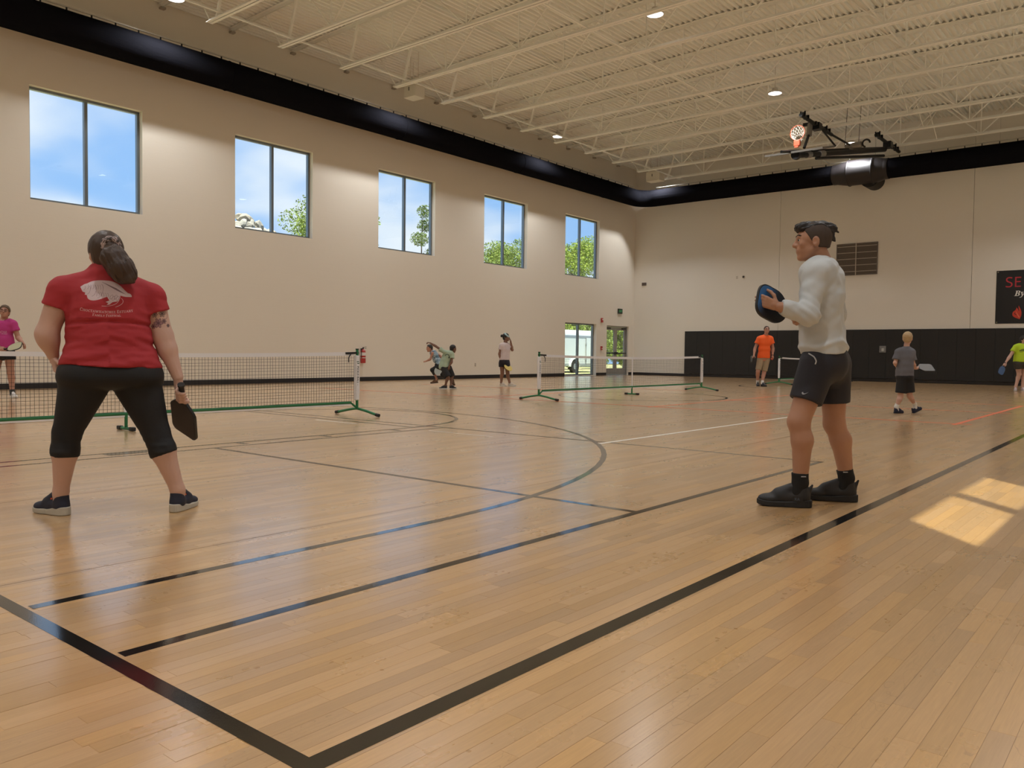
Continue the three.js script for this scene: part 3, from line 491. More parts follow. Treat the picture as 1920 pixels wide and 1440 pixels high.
const bounds = (ps) => ({ lo: [0, 1, 2].map((i) => Math.min(...ps.map((p) => p.lo[i]))), hi: [0, 1, 2].map((i) => Math.max(...ps.map((p) => p.hi[i]))) });
function blend(ps, k) { const fs = ps.map((p) => p.f), n = fs.length; return { f(x, y, z) { let d = fs[0](x, y, z); for (let i = 1; i < n; i++) { const e = fs[i](x, y, z), h = k - Math.abs(d - e); d = Math.min(d, e); if (h > 0) d -= h * h / (4 * k); } return d; }, ...bounds(ps) }; }
const cutBy = (p, ...planes) => ({ f(x, y, z) { let d = p.f(x, y, z); for (const [o, n] of planes) d = Math.max(d, (x - o[0]) * n[0] + (y - o[1]) * n[1] + (z - o[2]) * n[2]); return d; }, lo: p.lo, hi: p.hi });
const minus = (p, q) => ({ f: (x, y, z) => Math.max(p.f(x, y, z), -q.f(x, y, z)), lo: p.lo, hi: p.hi });
const grow = (p, r) => ({ f: (x, y, z) => p.f(x, y, z) - r, lo: p.lo.map((v) => v - r), hi: p.hi.map((v) => v + r) });
const warp = (p, fn, m = 0.01) => ({ f: (x, y, z) => { const d = p.f(x, y, z); return d > 0.06 || d < -0.06 ? d : d - fn(x, y, z); }, lo: p.lo.map((v) => v - m), hi: p.hi.map((v) => v + m) });
function skin(p, h) { // surface nets
  const lo = p.lo.map((v) => v - 2 * h), n = [0, 1, 2].map((i) => Math.ceil((p.hi[i] - lo[i]) / h) + 3), [nx, ny, nz] = n, V = new Float32Array(nx * ny * nz), B = 5, f = p.f;
  for (let k0 = 0; k0 < nz; k0 += B) for (let j0 = 0; j0 < ny; j0 += B) for (let i0 = 0; i0 < nx; i0 += B) {
    const c = f(lo[0] + (i0 + B / 2) * h, lo[1] + (j0 + B / 2) * h, lo[2] + (k0 + B / 2) * h), skip = Math.abs(c) > B * h * 1.9;
    for (let k = k0; k < Math.min(nz, k0 + B); k++) for (let j = j0; j < Math.min(ny, j0 + B); j++) for (let i = i0; i < Math.min(nx, i0 + B); i++) V[(k * ny + j) * nx + i] = skip ? c : f(lo[0] + i * h, lo[1] + j * h, lo[2] + k * h);
  }
  const id = new Int32Array(nx * ny * nz).fill(-1), pos = [], idx = [], E = [[0, 1], [2, 3], [4, 5], [6, 7], [0, 2], [1, 3], [4, 6], [5, 7], [0, 4], [1, 5], [2, 6], [3, 7]], off = [0, 1, nx, nx + 1, nx * ny, nx * ny + 1, nx * ny + nx, nx * ny + nx + 1];
  for (let k = 0; k < nz - 1; k++) for (let j = 0; j < ny - 1; j++) for (let i = 0; i < nx - 1; i++) {
    const q = (k * ny + j) * nx + i; let m = 0; for (let c = 0; c < 8; c++) if (V[q + off[c]] < 0) m |= 1 << c;
    if (m === 0 || m === 255) continue;
    let x = 0, y = 0, z = 0, s = 0;
    for (const [a, b] of E) { const ia = (m >> a) & 1, ib = (m >> b) & 1; if (ia === ib) continue; const va = V[q + off[a]], vb = V[q + off[b]], t = va / (va - vb); x += lerp(a & 1, b & 1, t); y += lerp((a >> 1) & 1, (b >> 1) & 1, t); z += lerp(a >> 2, b >> 2, t); s++; }
    id[q] = pos.length / 3; pos.push(lo[0] + (i + x / s) * h, lo[1] + (j + y / s) * h, lo[2] + (k + z / s) * h);
  }
  const quad = (a, b, c, d, flip) => { if (a < 0 || b < 0 || c < 0 || d < 0) return; flip ? idx.push(a, c, b, a, d, c) : idx.push(a, b, c, a, c, d); };
  for (let k = 1; k < nz - 1; k++) for (let j = 1; j < ny - 1; j++) for (let i = 1; i < nx - 1; i++) {
    const q = (k * ny + j) * nx + i, s = V[q] < 0;
    if (s !== V[q + 1] < 0) quad(id[q - nx - nx * ny], id[q - nx * ny], id[q], id[q - nx], !s);
    if (s !== V[q + nx] < 0) quad(id[q - 1 - nx * ny], id[q - 1], id[q], id[q - nx * ny], !s);
    if (s !== V[q + nx * ny] < 0) quad(id[q - 1 - nx], id[q - nx], id[q], id[q - 1], !s);
  }
  const g = new THREE.BufferGeometry(); g.setAttribute('position', new THREE.Float32BufferAttribute(pos, 3)); g.setIndex(idx); g.computeVertexNormals(); return g;
}
const joinGeo = (list) => mergeGeometries(list);
// a patch lifted off a surface for a print: triangles chosen by their middle, mapped flat
function patch(geo, keep, uvOf, lift) {
  const p = geo.attributes.position, n = geo.attributes.normal, ix = geo.index.array, pos = [], nor = [], uv = [];
  for (let t = 0; t < ix.length; t += 3) { const c = [0, 0, 0], m = [0, 0, 0]; for (let q = 0; q < 3; q++) { const v = ix[t + q]; c[0] += p.getX(v) / 3; c[1] += p.getY(v) / 3; c[2] += p.getZ(v) / 3; m[0] += n.getX(v) / 3; m[1] += n.getY(v) / 3; m[2] += n.getZ(v) / 3; }
    if (!keep(c, m)) continue;
    for (let q = 0; q < 3; q++) { const v = ix[t + q], a = [p.getX(v), p.getY(v), p.getZ(v)], b = [n.getX(v), n.getY(v), n.getZ(v)]; pos.push(...add(a, b, lift)); nor.push(...b); uv.push(...uvOf(a)); } }
  const g = new THREE.BufferGeometry(); g.setAttribute('position', new THREE.Float32BufferAttribute(pos, 3)); g.setAttribute('normal', new THREE.Float32BufferAttribute(nor, 3)); g.setAttribute('uv', new THREE.Float32BufferAttribute(uv, 2)); return g;
}
// ---- hands: a palm and five fingers of their own lengths
function openHand(wr, d, n, thumbSide, s = 1, curl = [0.3, 0.35, 0.25]) { // d: towards the fingertips, n: the way the palm faces
  d = unit(d); n = unit(sub(n, d.map((q) => q * dot(n, d)))); const w = cross(d, n).map((q) => q * thumbSide), P = (a, b, c) => [0, 1, 2].map((i) => wr[i] + (d[i] * a + w[i] * b + n[i] * c) * s), out = [];
  out.push(cap(P(-0.01, 0, 0), P(0.03, 0, 0), 0.026 * s, 0.024 * s)); for (const b of [-0.026, -0.009, 0.008, 0.025]) out.push(cap(P(0.02, b * 0.7, 0), P(0.088, b, 0), 0.016 * s, 0.0125 * s));
  [[0.028, 0.072], [0.009, 0.08], [-0.01, 0.074], [-0.028, 0.058]].forEach(([b, L], i) => { let a = P(0.085, b, 0), th = 0; [0.45, 0.32, 0.23].forEach((fr, k) => { th += curl[k] * (1 + 0.12 * i); const e = add(a, [0, 1, 2].map((q) => (d[q] * Math.cos(th) + n[q] * Math.sin(th) + w[q] * b * 1.5)), L * fr * s); out.push(cap(a, e, (0.0098 - 0.0009 * k) * s, (0.0092 - 0.0009 * k) * s)); a = e; }); });
  let a = P(0.025, 0.024, 0.006); [[0.55, 0.75, 0.3, 0.045], [0.8, 0.45, 0.4, 0.032], [0.85, 0.2, 0.5, 0.026]].forEach(([x, y, z, L], k) => { const e = add(a, unit([0, 1, 2].map((q) => d[q] * x + w[q] * y + n[q] * z)), L * s); out.push(cap(a, e, (0.0125 - 0.0012 * k) * s, (0.0115 - 0.0012 * k) * s)); a = e; });
  return blend(out, 0.008 * s);
}
function gripHand(wr, c, axis, s = 1, turn = 1, rg = 0.026) { // fingers closed round a handle through c along axis
  axis = unit(axis); let e1 = sub(wr, c); e1 = unit(sub(e1, axis.map((q) => q * dot(e1, axis)))); const e2 = cross(axis, e1).map((q) => q * turn), out = [], at = (t, ph, r) => [0, 1, 2].map((i) => c[i] + axis[i] * t * s + (e1[i] * Math.cos(ph) + e2[i] * Math.sin(ph)) * r * s);
  out.push(cap(wr, at(0, 0.2, rg + 0.012), 0.027 * s, 0.024 * s)); out.push(cap(at(-0.03, 0.3, rg + 0.008), at(0.032, 0.3, rg + 0.008), 0.017 * s, 0.017 * s)); out.push(cap(at(-0.026, -0.25, rg + 0.01), at(0.03, -0.25, rg + 0.01), 0.015 * s, 0.016 * s));
  [-0.032, -0.011, 0.01, 0.031].forEach((t, i) => { let a = at(t, 0.6, rg); [1.5, 2.4, 3.25, 3.9].forEach((ph, k) => { const e = at(t + 0.002 * k, ph - (i === 0 ? 0.25 : 0), rg); out.push(cap(a, e, (0.0102 - 0.0007 * k) * s, (0.0098 - 0.0007 * k) * s)); a = e; }); });
  let a = at(0.042, -0.3, rg + 0.004); [[0.052, -1.2], [0.05, -2.0], [0.045, -2.7]].forEach(([t, ph], k) => { const e = at(t, ph, rg + 0.002); out.push(cap(a, e, (0.0125 - 0.001 * k) * s, (0.0115 - 0.001 * k) * s)); a = e; });
  return blend(out, 0.007 * s);
}
// ---- head with a face; F: the way it looks, U: its up
function headFrame(c, F, U = [0, 1, 0]) { F = unit(F); U = unit(sub(U, F.map((q) => q * dot(U, F)))); const S = cross(U, F); return { c, F, U, S, at: (f, u, s, k = 1) => [0, 1, 2].map((i) => c[i] + (F[i] * f + U[i] * u + S[i] * s) * k) }; }
function headSDF(H, k, neckBase, neckR, soft = 1) {
  const B = [H.S, H.U, H.F], P = (f, u, s) => H.at(f, u, s, k), out = [ell(P(-0.012, 0.03, 0), [0.077 * k, 0.09 * k, 0.097 * k], B), ell(P(0.03, -0.045, 0), [0.06 * k, 0.072 * k, 0.064 * k], B), ell(P(0.045, 0.012, 0), [0.064 * k, 0.06 * k, 0.045 * k], B)];
  out.push(cap(P(0.082, 0.03, -0.03), P(0.082, 0.03, 0.03), 0.011 * k), cap(P(0.088, 0.014, 0), P(0.107, -0.02, 0), 0.008 * k, 0.0125 * k), cap(P(0.098, -0.024, -0.011), P(0.098, -0.024, 0.011), 0.008 * k), cap(P(0.083, -0.05, -0.016), P(0.083, -0.05, 0.016), 0.0085 * k), cap(P(0.079, -0.063, -0.012), P(0.079, -0.063, 0.012), 0.009 * k), ell(P(0.068, -0.095, 0), [0.026 * k, 0.02 * k, 0.022 * k], B));
  for (const s of [1, -1]) out.push(ell(P(0.062, -0.018, s * 0.042), [0.02 * k, 0.022 * k, 0.018 * k], B), cap(P(-0.01, -0.04, s * 0.055), P(0.055, -0.088, s * 0.022), 0.018 * k, 0.016 * k));
  out.push(cap(P(-0.02, -0.04, 0), add(neckBase, [0, 0.01, 0]), neckR * 0.98, neckR * 1.1));
  let b = blend(out, 0.014 * k * soft);
  for (const s of [1, -1]) b = minus(b, ell(P(0.096, 0.008, s * 0.032), [0.015 * k, 0.011 * k, 0.014 * k], B));
  const ears = []; for (const s of [1, -1]) { const e = minus(ell(P(-0.008, -0.008, s * 0.077), [0.012 * k, 0.034 * k, 0.021 * k], B), ell(P(0.0, -0.004, s * 0.09), [0.01 * k, 0.02 * k, 0.011 * k], B)); ears.push(e); }
  return blend([b, ...ears], 0.006 * k);
}
function faceParts(H, k, parent, brow) {
  const white = M(lin(0.5, 0.47, 0.44), 0.4), iris = M(lin(0.02, 0.013, 0.01), 0.25), bm = M(brow, 0.8);
  for (const s of [1, -1]) {
    const e = part('eye', new THREE.SphereGeometry(0.0108 * k, 14, 10), white, parent); e.position.set(...H.at(0.0765, 0.008, s * 0.032, k));
    const i = part('iris', new THREE.SphereGeometry(0.0066 * k, 10, 8), iris, e); i.position.set(...add([0, 0, 0], unit(add(H.F, H.S, s * 0.1)), 0.0068 * k));
    part('eyebrow', tube([H.at(0.093, 0.034, s * 0.014, k), H.at(0.089, 0.039, s * 0.032, k), H.at(0.074, 0.034, s * 0.05, k)], 0.0042 * k, 8, 6), bm, parent);
  }
  part('mouth', tube([H.at(0.085, -0.0575, 0.02, k), H.at(0.0925, -0.0565, 0, k), H.at(0.085, -0.0575, -0.02, k)], 0.0028 * k, 8, 5), M(lin(0.28, 0.09, 0.075), 0.5), parent);
}
function hairCap(H, k, thick, cut = 0.01, slope = 0.85, amp = 0.004, low = -0.085) {
  const B = [H.S, H.U, H.F], P = (f, u, s) => H.at(f, u, s, k), shell = blend([ell(P(-0.014, 0.03, 0), [(0.078 + thick) * k, (0.092 + thick) * k, (0.098 + thick) * k], B), ell(P(-0.035, -0.03, 0), [(0.062 + thick) * k, 0.07 * k, (0.06 + thick) * k], B)], 0.02 * k);
  const n = unit(add(H.F, H.U, -slope));
  return cutBy(warp(shell, (x, y, z) => amp * k * noise(x * 60 / k, y * 22 / k, z * 60 / k)), [P(cut, 0, 0), n], [P(0, low, 0), H.U.map((q) => -q)]);
}
// ---- shoes: an upper with a sole under it, toe along +z before turning
function shoe(parent, at, yaw, len, upper, sole, opts = {}) {
  const k = len / 0.28, w = 0.047 * k, up = [];
  const E = (c, r) => ell(c.map((q) => q * k), r.map((q) => q * k)), C = (a, b, r, q) => cap(a.map((v) => v * k), b.map((v) => v * k), r * k, q * k), hi = opts.high ?? 0.1;
  up.push(E([0, 0.05, -0.085], [0.039, 0.05, 0.05]), E([0, 0.05, -0.01], [0.041, 0.044, 0.09]), E([0.004, 0.037, 0.08], [0.044, 0.031, 0.062]), C([0, 0.06, -0.083], [0, hi - 0.008, -0.086], 0.043, 0.041), C([0, 0.07, 0.03], [0, hi + 0.004, -0.035], 0.032, 0.026));
  let body = minus(blend(up, 0.018 * k), C([0, 0.1, -0.078], [0, 0.16, -0.082], 0.033, 0.05));
  if (opts.tab !== 0) body = blend([body, C([0, hi - 0.02, -0.122], [0, hi + 0.022, -0.142], 0.014, 0.006)], 0.01 * k);
  body = cutBy(body, [[0, 0.022 * k, 0], [0, -1, 0]]);
  const holder = new THREE.Mesh(skin(body, opts.cell ?? 0.007 * k), upper); holder.name = 'shoe'; parent.add(holder);
  const s = new THREE.Shape(); s.moveTo(0, -0.138 * k); s.bezierCurveTo(0.046 * k, -0.14 * k, 0.04 * k, -0.05 * k, 0.037 * k, 0); s.bezierCurveTo(0.05 * k, 0.06 * k, 0.052 * k, 0.13 * k, 0.012 * k, 0.14 * k); s.bezierCurveTo(-0.036 * k, 0.14 * k, -0.046 * k, 0.08 * k, -0.036 * k, 0); s.bezierCurveTo(-0.034 * k, -0.05 * k, -0.046 * k, -0.14 * k, 0, -0.138 * k);
  const sg = new THREE.ExtrudeGeometry(s, { depth: 0.018 * k, bevelEnabled: true, bevelSize: 0.006 * k, bevelThickness: 0.006 * k, bevelSegments: 3, curveSegments: 10 }).rotateX(-Math.PI / 2).scale(1, 1, -1).translate(0, 0.0065 * k, 0);
  { const ix = sg.index; if (ix) { const a = ix.array; for (let i = 0; i < a.length; i += 3) [a[i], a[i + 1]] = [a[i + 1], a[i]]; } else { const p = sg.attributes.position; for (let i = 0; i < p.count; i += 3) { const q = [p.getX(i), p.getY(i), p.getZ(i)]; p.setXYZ(i, p.getX(i + 1), p.getY(i + 1), p.getZ(i + 1)); p.setXYZ(i + 1, ...q); } } const p = sg.attributes.position; for (let i = 0; i < p.count; i++) { const z = p.getZ(i), y = p.getY(i), lift = z > 0.07 * k ? (z - 0.07 * k) ** 2 * 1.6 / k : 0; p.setY(i, y + lift + (opts.heel && z < 0 && y > 0.02 * k ? opts.heel * k * smooth(0.02, -0.12, z / k) : 0)); } sg.computeVertexNormals(); }
  part('sole', sg, sole, holder);
  if (opts.laces) part('laces', merge([0, 1, 2].map((i) => tube([[-0.026 * k, (0.086 - i * 0.012) * k, (0.015 + i * 0.022) * k], [0, (0.098 - i * 0.012) * k, (0.012 + i * 0.022) * k], [0.026 * k, (0.086 - i * 0.012) * k, (0.015 + i * 0.022) * k]], 0.0035 * k, 8, 5))), opts.laces, holder);
  holder.position.set(...at); holder.rotation.set(opts.pitch ?? 0, yaw, 0, 'YXZ'); return holder;
}
function paddle(label, butt, dir, normal, shape, colors, root) { // butt end, long axis, face normal: in the holder's own axes, root: the holder's place
  const g = thing('pickleball_paddle', label, 'paddle', [root.position.x, root.position.y, root.position.z], root.rotation.y); 
  const y = v3(unit(dir)), z0 = v3(normal), x = y.clone().cross(z0).normalize(), z = x.clone().cross(y), m = new THREE.Matrix4().makeBasis(x, y, z).setPosition(...butt);
  const s = new THREE.Shape(); const put = (s, o) => { if (shape === 'oval') s.absellipse(0, 0.252, 0.1 - o, 0.135 - o, 0, Math.PI * 2); else if (shape === 'long') { const w = 0.098 - o; s.moveTo(-0.03, 0.12 + o); s.lineTo(0.03, 0.12 + o); s.bezierCurveTo(0.05, 0.135 + o, w * 0.9, 0.165, w, 0.19); s.lineTo(w, 0.34); s.quadraticCurveTo(w, 0.372 - o, w - 0.03, 0.38 - o); s.lineTo(-w + 0.03, 0.38 - o); s.quadraticCurveTo(-w, 0.372 - o, -w, 0.34); s.lineTo(-w, 0.19); s.bezierCurveTo(-w * 0.9, 0.165, -0.05, 0.135 + o, -0.03, 0.12 + o); }
    else { const w = 0.102 - o, b = 0.125 + o, t = 0.385 - o, m2 = (b + t) / 2, q = 0.075; s.moveTo(-0.02, b); s.lineTo(0.02, b); s.bezierCurveTo(0.05, b + 0.006, w, b + 0.045, w, m2 - 0.015); s.lineTo(w, m2 + 0.05); s.bezierCurveTo(w, t - 0.02, w - 0.03, t, 0.03, t); s.lineTo(-0.03, t); s.bezierCurveTo(-w + 0.03, t, -w, t - 0.02, -w, m2 + 0.05); s.lineTo(-w, m2 - 0.015); s.bezierCurveTo(-w, b + 0.045, -0.05, b + 0.006, -0.02, b); } };
  put(s, 0); const inner = new THREE.Shape(); put(inner, 0.007);
  const E = (sh, d) => new THREE.ExtrudeGeometry(sh, { depth: d, bevelEnabled: true, bevelSize: 0.002, bevelThickness: 0.002, bevelSegments: 2, curveSegments: 10 }).translate(0, 0, -d / 2).applyMatrix4(m);
  part('edge_guard', E(s, 0.012), colors.edge, g); part('paddle_face', E(inner, 0.0145), colors.face, g);
  const h = part('handle', new THREE.CylinderGeometry(0.0165, 0.0175, 0.135, 14).scale(1, 1, 0.85).translate(0, 0.0675, 0).applyMatrix4(m), colors.grip, g); part('butt_cap', new THREE.CylinderGeometry(0.02, 0.02, 0.012, 14).translate(0, 0.002, 0).applyMatrix4(m), colors.edge, h);
  return g;
}
// joints in metres from the point on the floor between the feet: x across the picture, y up, z towards the camera; root is that floor point
const FIG = {
  W: { root: [-4.614, -2.122], head: [-0.069, 1.491, 0], headtop: [-0.062, 1.582, -0], neck: [-0.079, 1.376, -0], chest: [-0.064, 1.209, -0], waist: [-0.049, 1.036, 0], hem: [-0.043, 0.819, -0], shA: [-0.333, 1.283, 0], shB: [0.203, 1.274, -0], elA: [-0.41, 1.007, -0.03], wrA: [-0.44, 0.882, -0.15], haA: [-0.443, 0.817, -0.17], elB: [0.262, 0.994, -0], wrB: [0.354, 0.765, 0.03], haB: [0.369, 0.693, 0.03], hipA: [-0.186, 0.723, 0], hipB: [0.103, 0.726, -0], knA: [-0.266, 0.457, 0.04], knB: [0.199, 0.455, -0.03], anA: [-0.29, 0.125, 0.07], anB: [0.303, 0.133, -0.07], crotch: [-0.043, 0.699, -0], hemA: [-0.271, 0.337, 0.06], hemB: [0.255, 0.298, -0.05], scr: [0.018, 1.493, 0.1], tail1: [0.056, 1.418, 0.13], tail2: [0.123, 1.307, 0.17], sleA: [-0.351, 1.171, 0], sleB: [0.228, 1.165, -0], butt: [0.397, 0.731, 0.1], tip: [0.327, 0.441, -0.13], printc: [0.041, 1.197, 0.2] },
  M: { root: [-1.772, -5.147], head: [-0.033, 1.666, 0], nose: [-0.159, 1.613, -0], chin: [-0.135, 1.538, 0], ear: [-0.039, 1.638, 0], neck: [0.016, 1.533, -0], c1: [0.023, 1.429, -0], c2: [0.032, 1.305, 0], c3: [0.025, 1.181, 0], c4: [0.027, 1.056, 0], c5: [0.055, 0.945, 0], shL: [-0.099, 1.428, 0.17], shR: [0.146, 1.463, -0.16], elL: [-0.149, 1.174, 0.24], wrL: [-0.324, 1.222, 0.22], haL: [-0.396, 1.259, 0.21], fiL: [-0.453, 1.279, 0.2], elR: [0.261, 1.2, -0.2], wrR: [-0.05, 1.157, -0.12], haR: [-0.134, 1.154, -0.06], hipL: [-0.029, 0.876, 0.09], hipR: [0.145, 0.876, -0.09], knL: [-0.144, 0.528, 0.12], anL: [-0.121, 0.185, 0.11], knR: [0.157, 0.5, -0.09], anR: [0.25, 0.185, -0.105], hmL: [-0.105, 0.657, 0.1], hmR: [0.153, 0.657, -0.09], padc: [-0.345, 1.239, 0.17], padtop: [-0.424, 1.301, 0.17], toeL: [-0.336, 0.024, 0.11], heelL: [-0.042, 0.014, 0.11], toeR: [0.064, 0.019, -0.1], heelR: [0.335, 0.008, -0.1] },
  O: { root: [-10.285, -24.69], head: [0.216, 1.816, -0], neck: [0.208, 1.65, -0], sh: [0.175, 1.554, -0], c1: [0.173, 1.415, -0], c2: [0.161, 1.171, 0], c3: [0.15, 0.892, -0], shA: [-0.047, 1.508, -0], shB: [0.389, 1.513, -0], elA: [-0.135, 1.185, -0], wrA: [-0.195, 0.966, 0.1], haA: [-0.225, 0.897, 0.13], elB: [0.435, 1.191, -0], wrB: [0.397, 0.965, 0.08], haB: [0.358, 0.843, 0.12], hipA: [0.013, 0.803, -0], hipB: [0.222, 0.805, -0], knA: [-0.04, 0.427, -0], knB: [0.166, 0.421, -0], anA: [-0, 0.154, -0.1], anB: [0.055, 0.104, 0.2], hmA: [-0.028, 0.523, -0], hmB: [0.194, 0.517, -0] },
  K: { root: [-16.874, -5.798], head: [-0.102, 1.648, 0], neck: [-0.134, 1.489, -0], c1: [-0.143, 1.337, 0], c2: [-0.138, 1.125, 0], c3: [-0.133, 0.882, -0], shA: [-0.347, 1.411, -0], shB: [0.07, 1.415, -0], elA: [-0.374, 1.092, 0], wrA: [-0.005, 0.912, 0.3], haA: [0.024, 0.915, 0.3], elB: [0.105, 1.135, 0], wrB: [0.318, 1.037, 0.18], haB: [0.377, 1.007, 0.22], hipA: [-0.248, 0.82, -0], hipB: [-0.043, 0.823, -0], knA: [-0.32, 0.485, 0], knB: [-0.016, 0.481, -0], anA: [-0.355, 0.119, 0], anB: [0.018, 0.123, 0], hmA: [-0.265, 0.698, 0], hmB: [-0.041, 0.701, 0], pad0: [0.069, 0.898, 0.3], pad1: [0.403, 0.989, 0.26] },
  G: { root: [-14.64, -15.149], head: [0.147, 1.062, 0], neck: [0.079, 0.967, 0], c1: [0.011, 0.872, -0], c2: [-0.047, 0.734, 0], c3: [-0.072, 0.579, 0], shA: [-0.114, 0.99, 0.05], elA: [-0.286, 1.099, 0.05], wrA: [-0.433, 1.183, 0.05], haA: [-0.484, 1.2, 0.05], shB: [0.153, 0.873, 0.05], elB: [0.123, 0.702, 0.1], wrB: [0.065, 0.599, 0.1], haB: [0.048, 0.548, 0.1], hipA: [-0.075, 0.545, 0.06], hipB: [0.035, 0.545, -0.06], knA: [0.033, 0.308, 0.1], knB: [0.121, 0.32, -0.1], anA: [-0.027, 0.109, 0.08], anB: [0.109, 0.123, -0.05] },
  J: { root: [-15.58, -16.058], head: [-0.443, 1.073, -0], neck: [-0.364, 0.982, 0], c1: [-0.299, 0.883, -0], c2: [-0.234, 0.738, 0], c3: [-0.178, 0.593, -0], shA: [-0.351, 0.919, 0.12], elA: [-0.403, 0.755, 0.14], wrA: [-0.529, 0.699, 0.14], haA: [-0.571, 0.684, 0.14], shB: [-0.291, 0.938, -0.1], elB: [-0.153, 0.848, -0.1], wrB: [-0.088, 0.739, -0.1], haB: [-0.069, 0.702, -0.1], hipA: [-0.182, 0.557, 0.06], hipB: [-0.156, 0.555, -0.06], knA: [-0.359, 0.464, 0.06], anA: [-0.234, 0.229, 0.06], knB: [-0.081, 0.318, -0.06], anB: [0.158, 0.193, -0.06], pad: [-0.191, 0.44, 0.15] },
  L: { root: [-14.988, -17.971], head: [-0.035, 1.43, -0], bun: [-0.173, 1.453, -0], neck: [-0.053, 1.268, 0], c1: [-0.051, 1.134, -0], c2: [-0.059, 0.943, 0], c3: [-0.076, 0.751, -0], shA: [-0.185, 1.18, 0.05], shB: [0.082, 1.165, -0.05], elA: [-0.216, 0.922, 0.06], wrA: [-0.16, 0.722, 0.08], haA: [-0.131, 0.656, 0.09], elB: [0.151, 1.041, -0.03], wrB: [0.1, 1.288, 0], haB: [0.071, 1.355, 0], hipA: [-0.142, 0.655, 0], hipB: [-0.008, 0.656, 0], knA: [-0.129, 0.368, 0], knB: [0.024, 0.369, 0], anA: [-0.155, 0.099, -0], anB: [0.085, 0.102, 0], pad0: [-0.111, 0.614, 0.1], pad1: [0.133, 0.434, 0.1] },
  Y: { root: [-3.603, -14.778], head: [0.019, 1.281, 0], neck: [0.012, 1.133, 0], c1: [-0.009, 1.039, 0], c2: [-0.01, 0.861, 0], c3: [-0.005, 0.625, -0], shA: [-0.139, 1.043, 0], shB: [0.121, 1.046, -0], elA: [-0.193, 0.847, -0], wrA: [-0.067, 0.776, -0.15], haA: [-0.007, 0.764, -0.2], elB: [0.13, 0.839, -0], wrB: [0.236, 0.756, -0.12], haB: [0.262, 0.743, -0.16], hipA: [-0.043, 0.589, 0], hipB: [0.051, 0.59, 0], knA: [-0.07, 0.28, 0], knB: [0.09, 0.294, 0], anA: [-0.132, 0.108, -0], anB: [0.236, 0.129, -0.1], hmA: [-0.048, 0.358, -0], hmB: [0.058, 0.359, 0], pad0: [0.247, 0.791, -0.18], pad1: [0.533, 0.788, -0.2] },
  N: { root: [-3.773, -28.237], head: [0.133, 1.547, 0], neck: [0.129, 1.423, -0], c1: [0.092, 1.291, 0], c2: [0.075, 1.077, -0], c3: [0.074, 0.863, -0], shA: [-0.132, 1.338, 0], shB: [0.33, 1.343, -0], elA: [-0.261, 1.024, -0], wrA: [-0.409, 0.849, 0.05], haA: [-0.453, 0.783, 0.05], elB: [0.374, 1.031, -0], wrB: [0.348, 0.816, -0], haB: [0.334, 0.75, -0], hipA: [-0.015, 0.812, -0], hipB: [0.2, 0.815, -0], knA: [0.029, 0.499, -0], knB: [0.177, 0.501, -0], anA: [-0.057, 0.127, -0], anB: [0.141, 0.129, 0], hmA: [-0.042, 0.647, -0], hmB: [0.189, 0.65, -0], pad0: [-0.472, 0.758, 0.05], pad1: [-0.641, 0.41, 0.05] }
};
const FIG_TURN = 0.6886;
const cottonBump = (() => { const a = tiled(81, 128), b = tiled(82, 32); return dataTexture(256, 256, (i, j) => { const h = 128 + (a(i / 2, j / 2) - 0.5) * 90 + (b(i / 8, j / 8) - 0.5) * 60; return [h, h, h]; }); })();
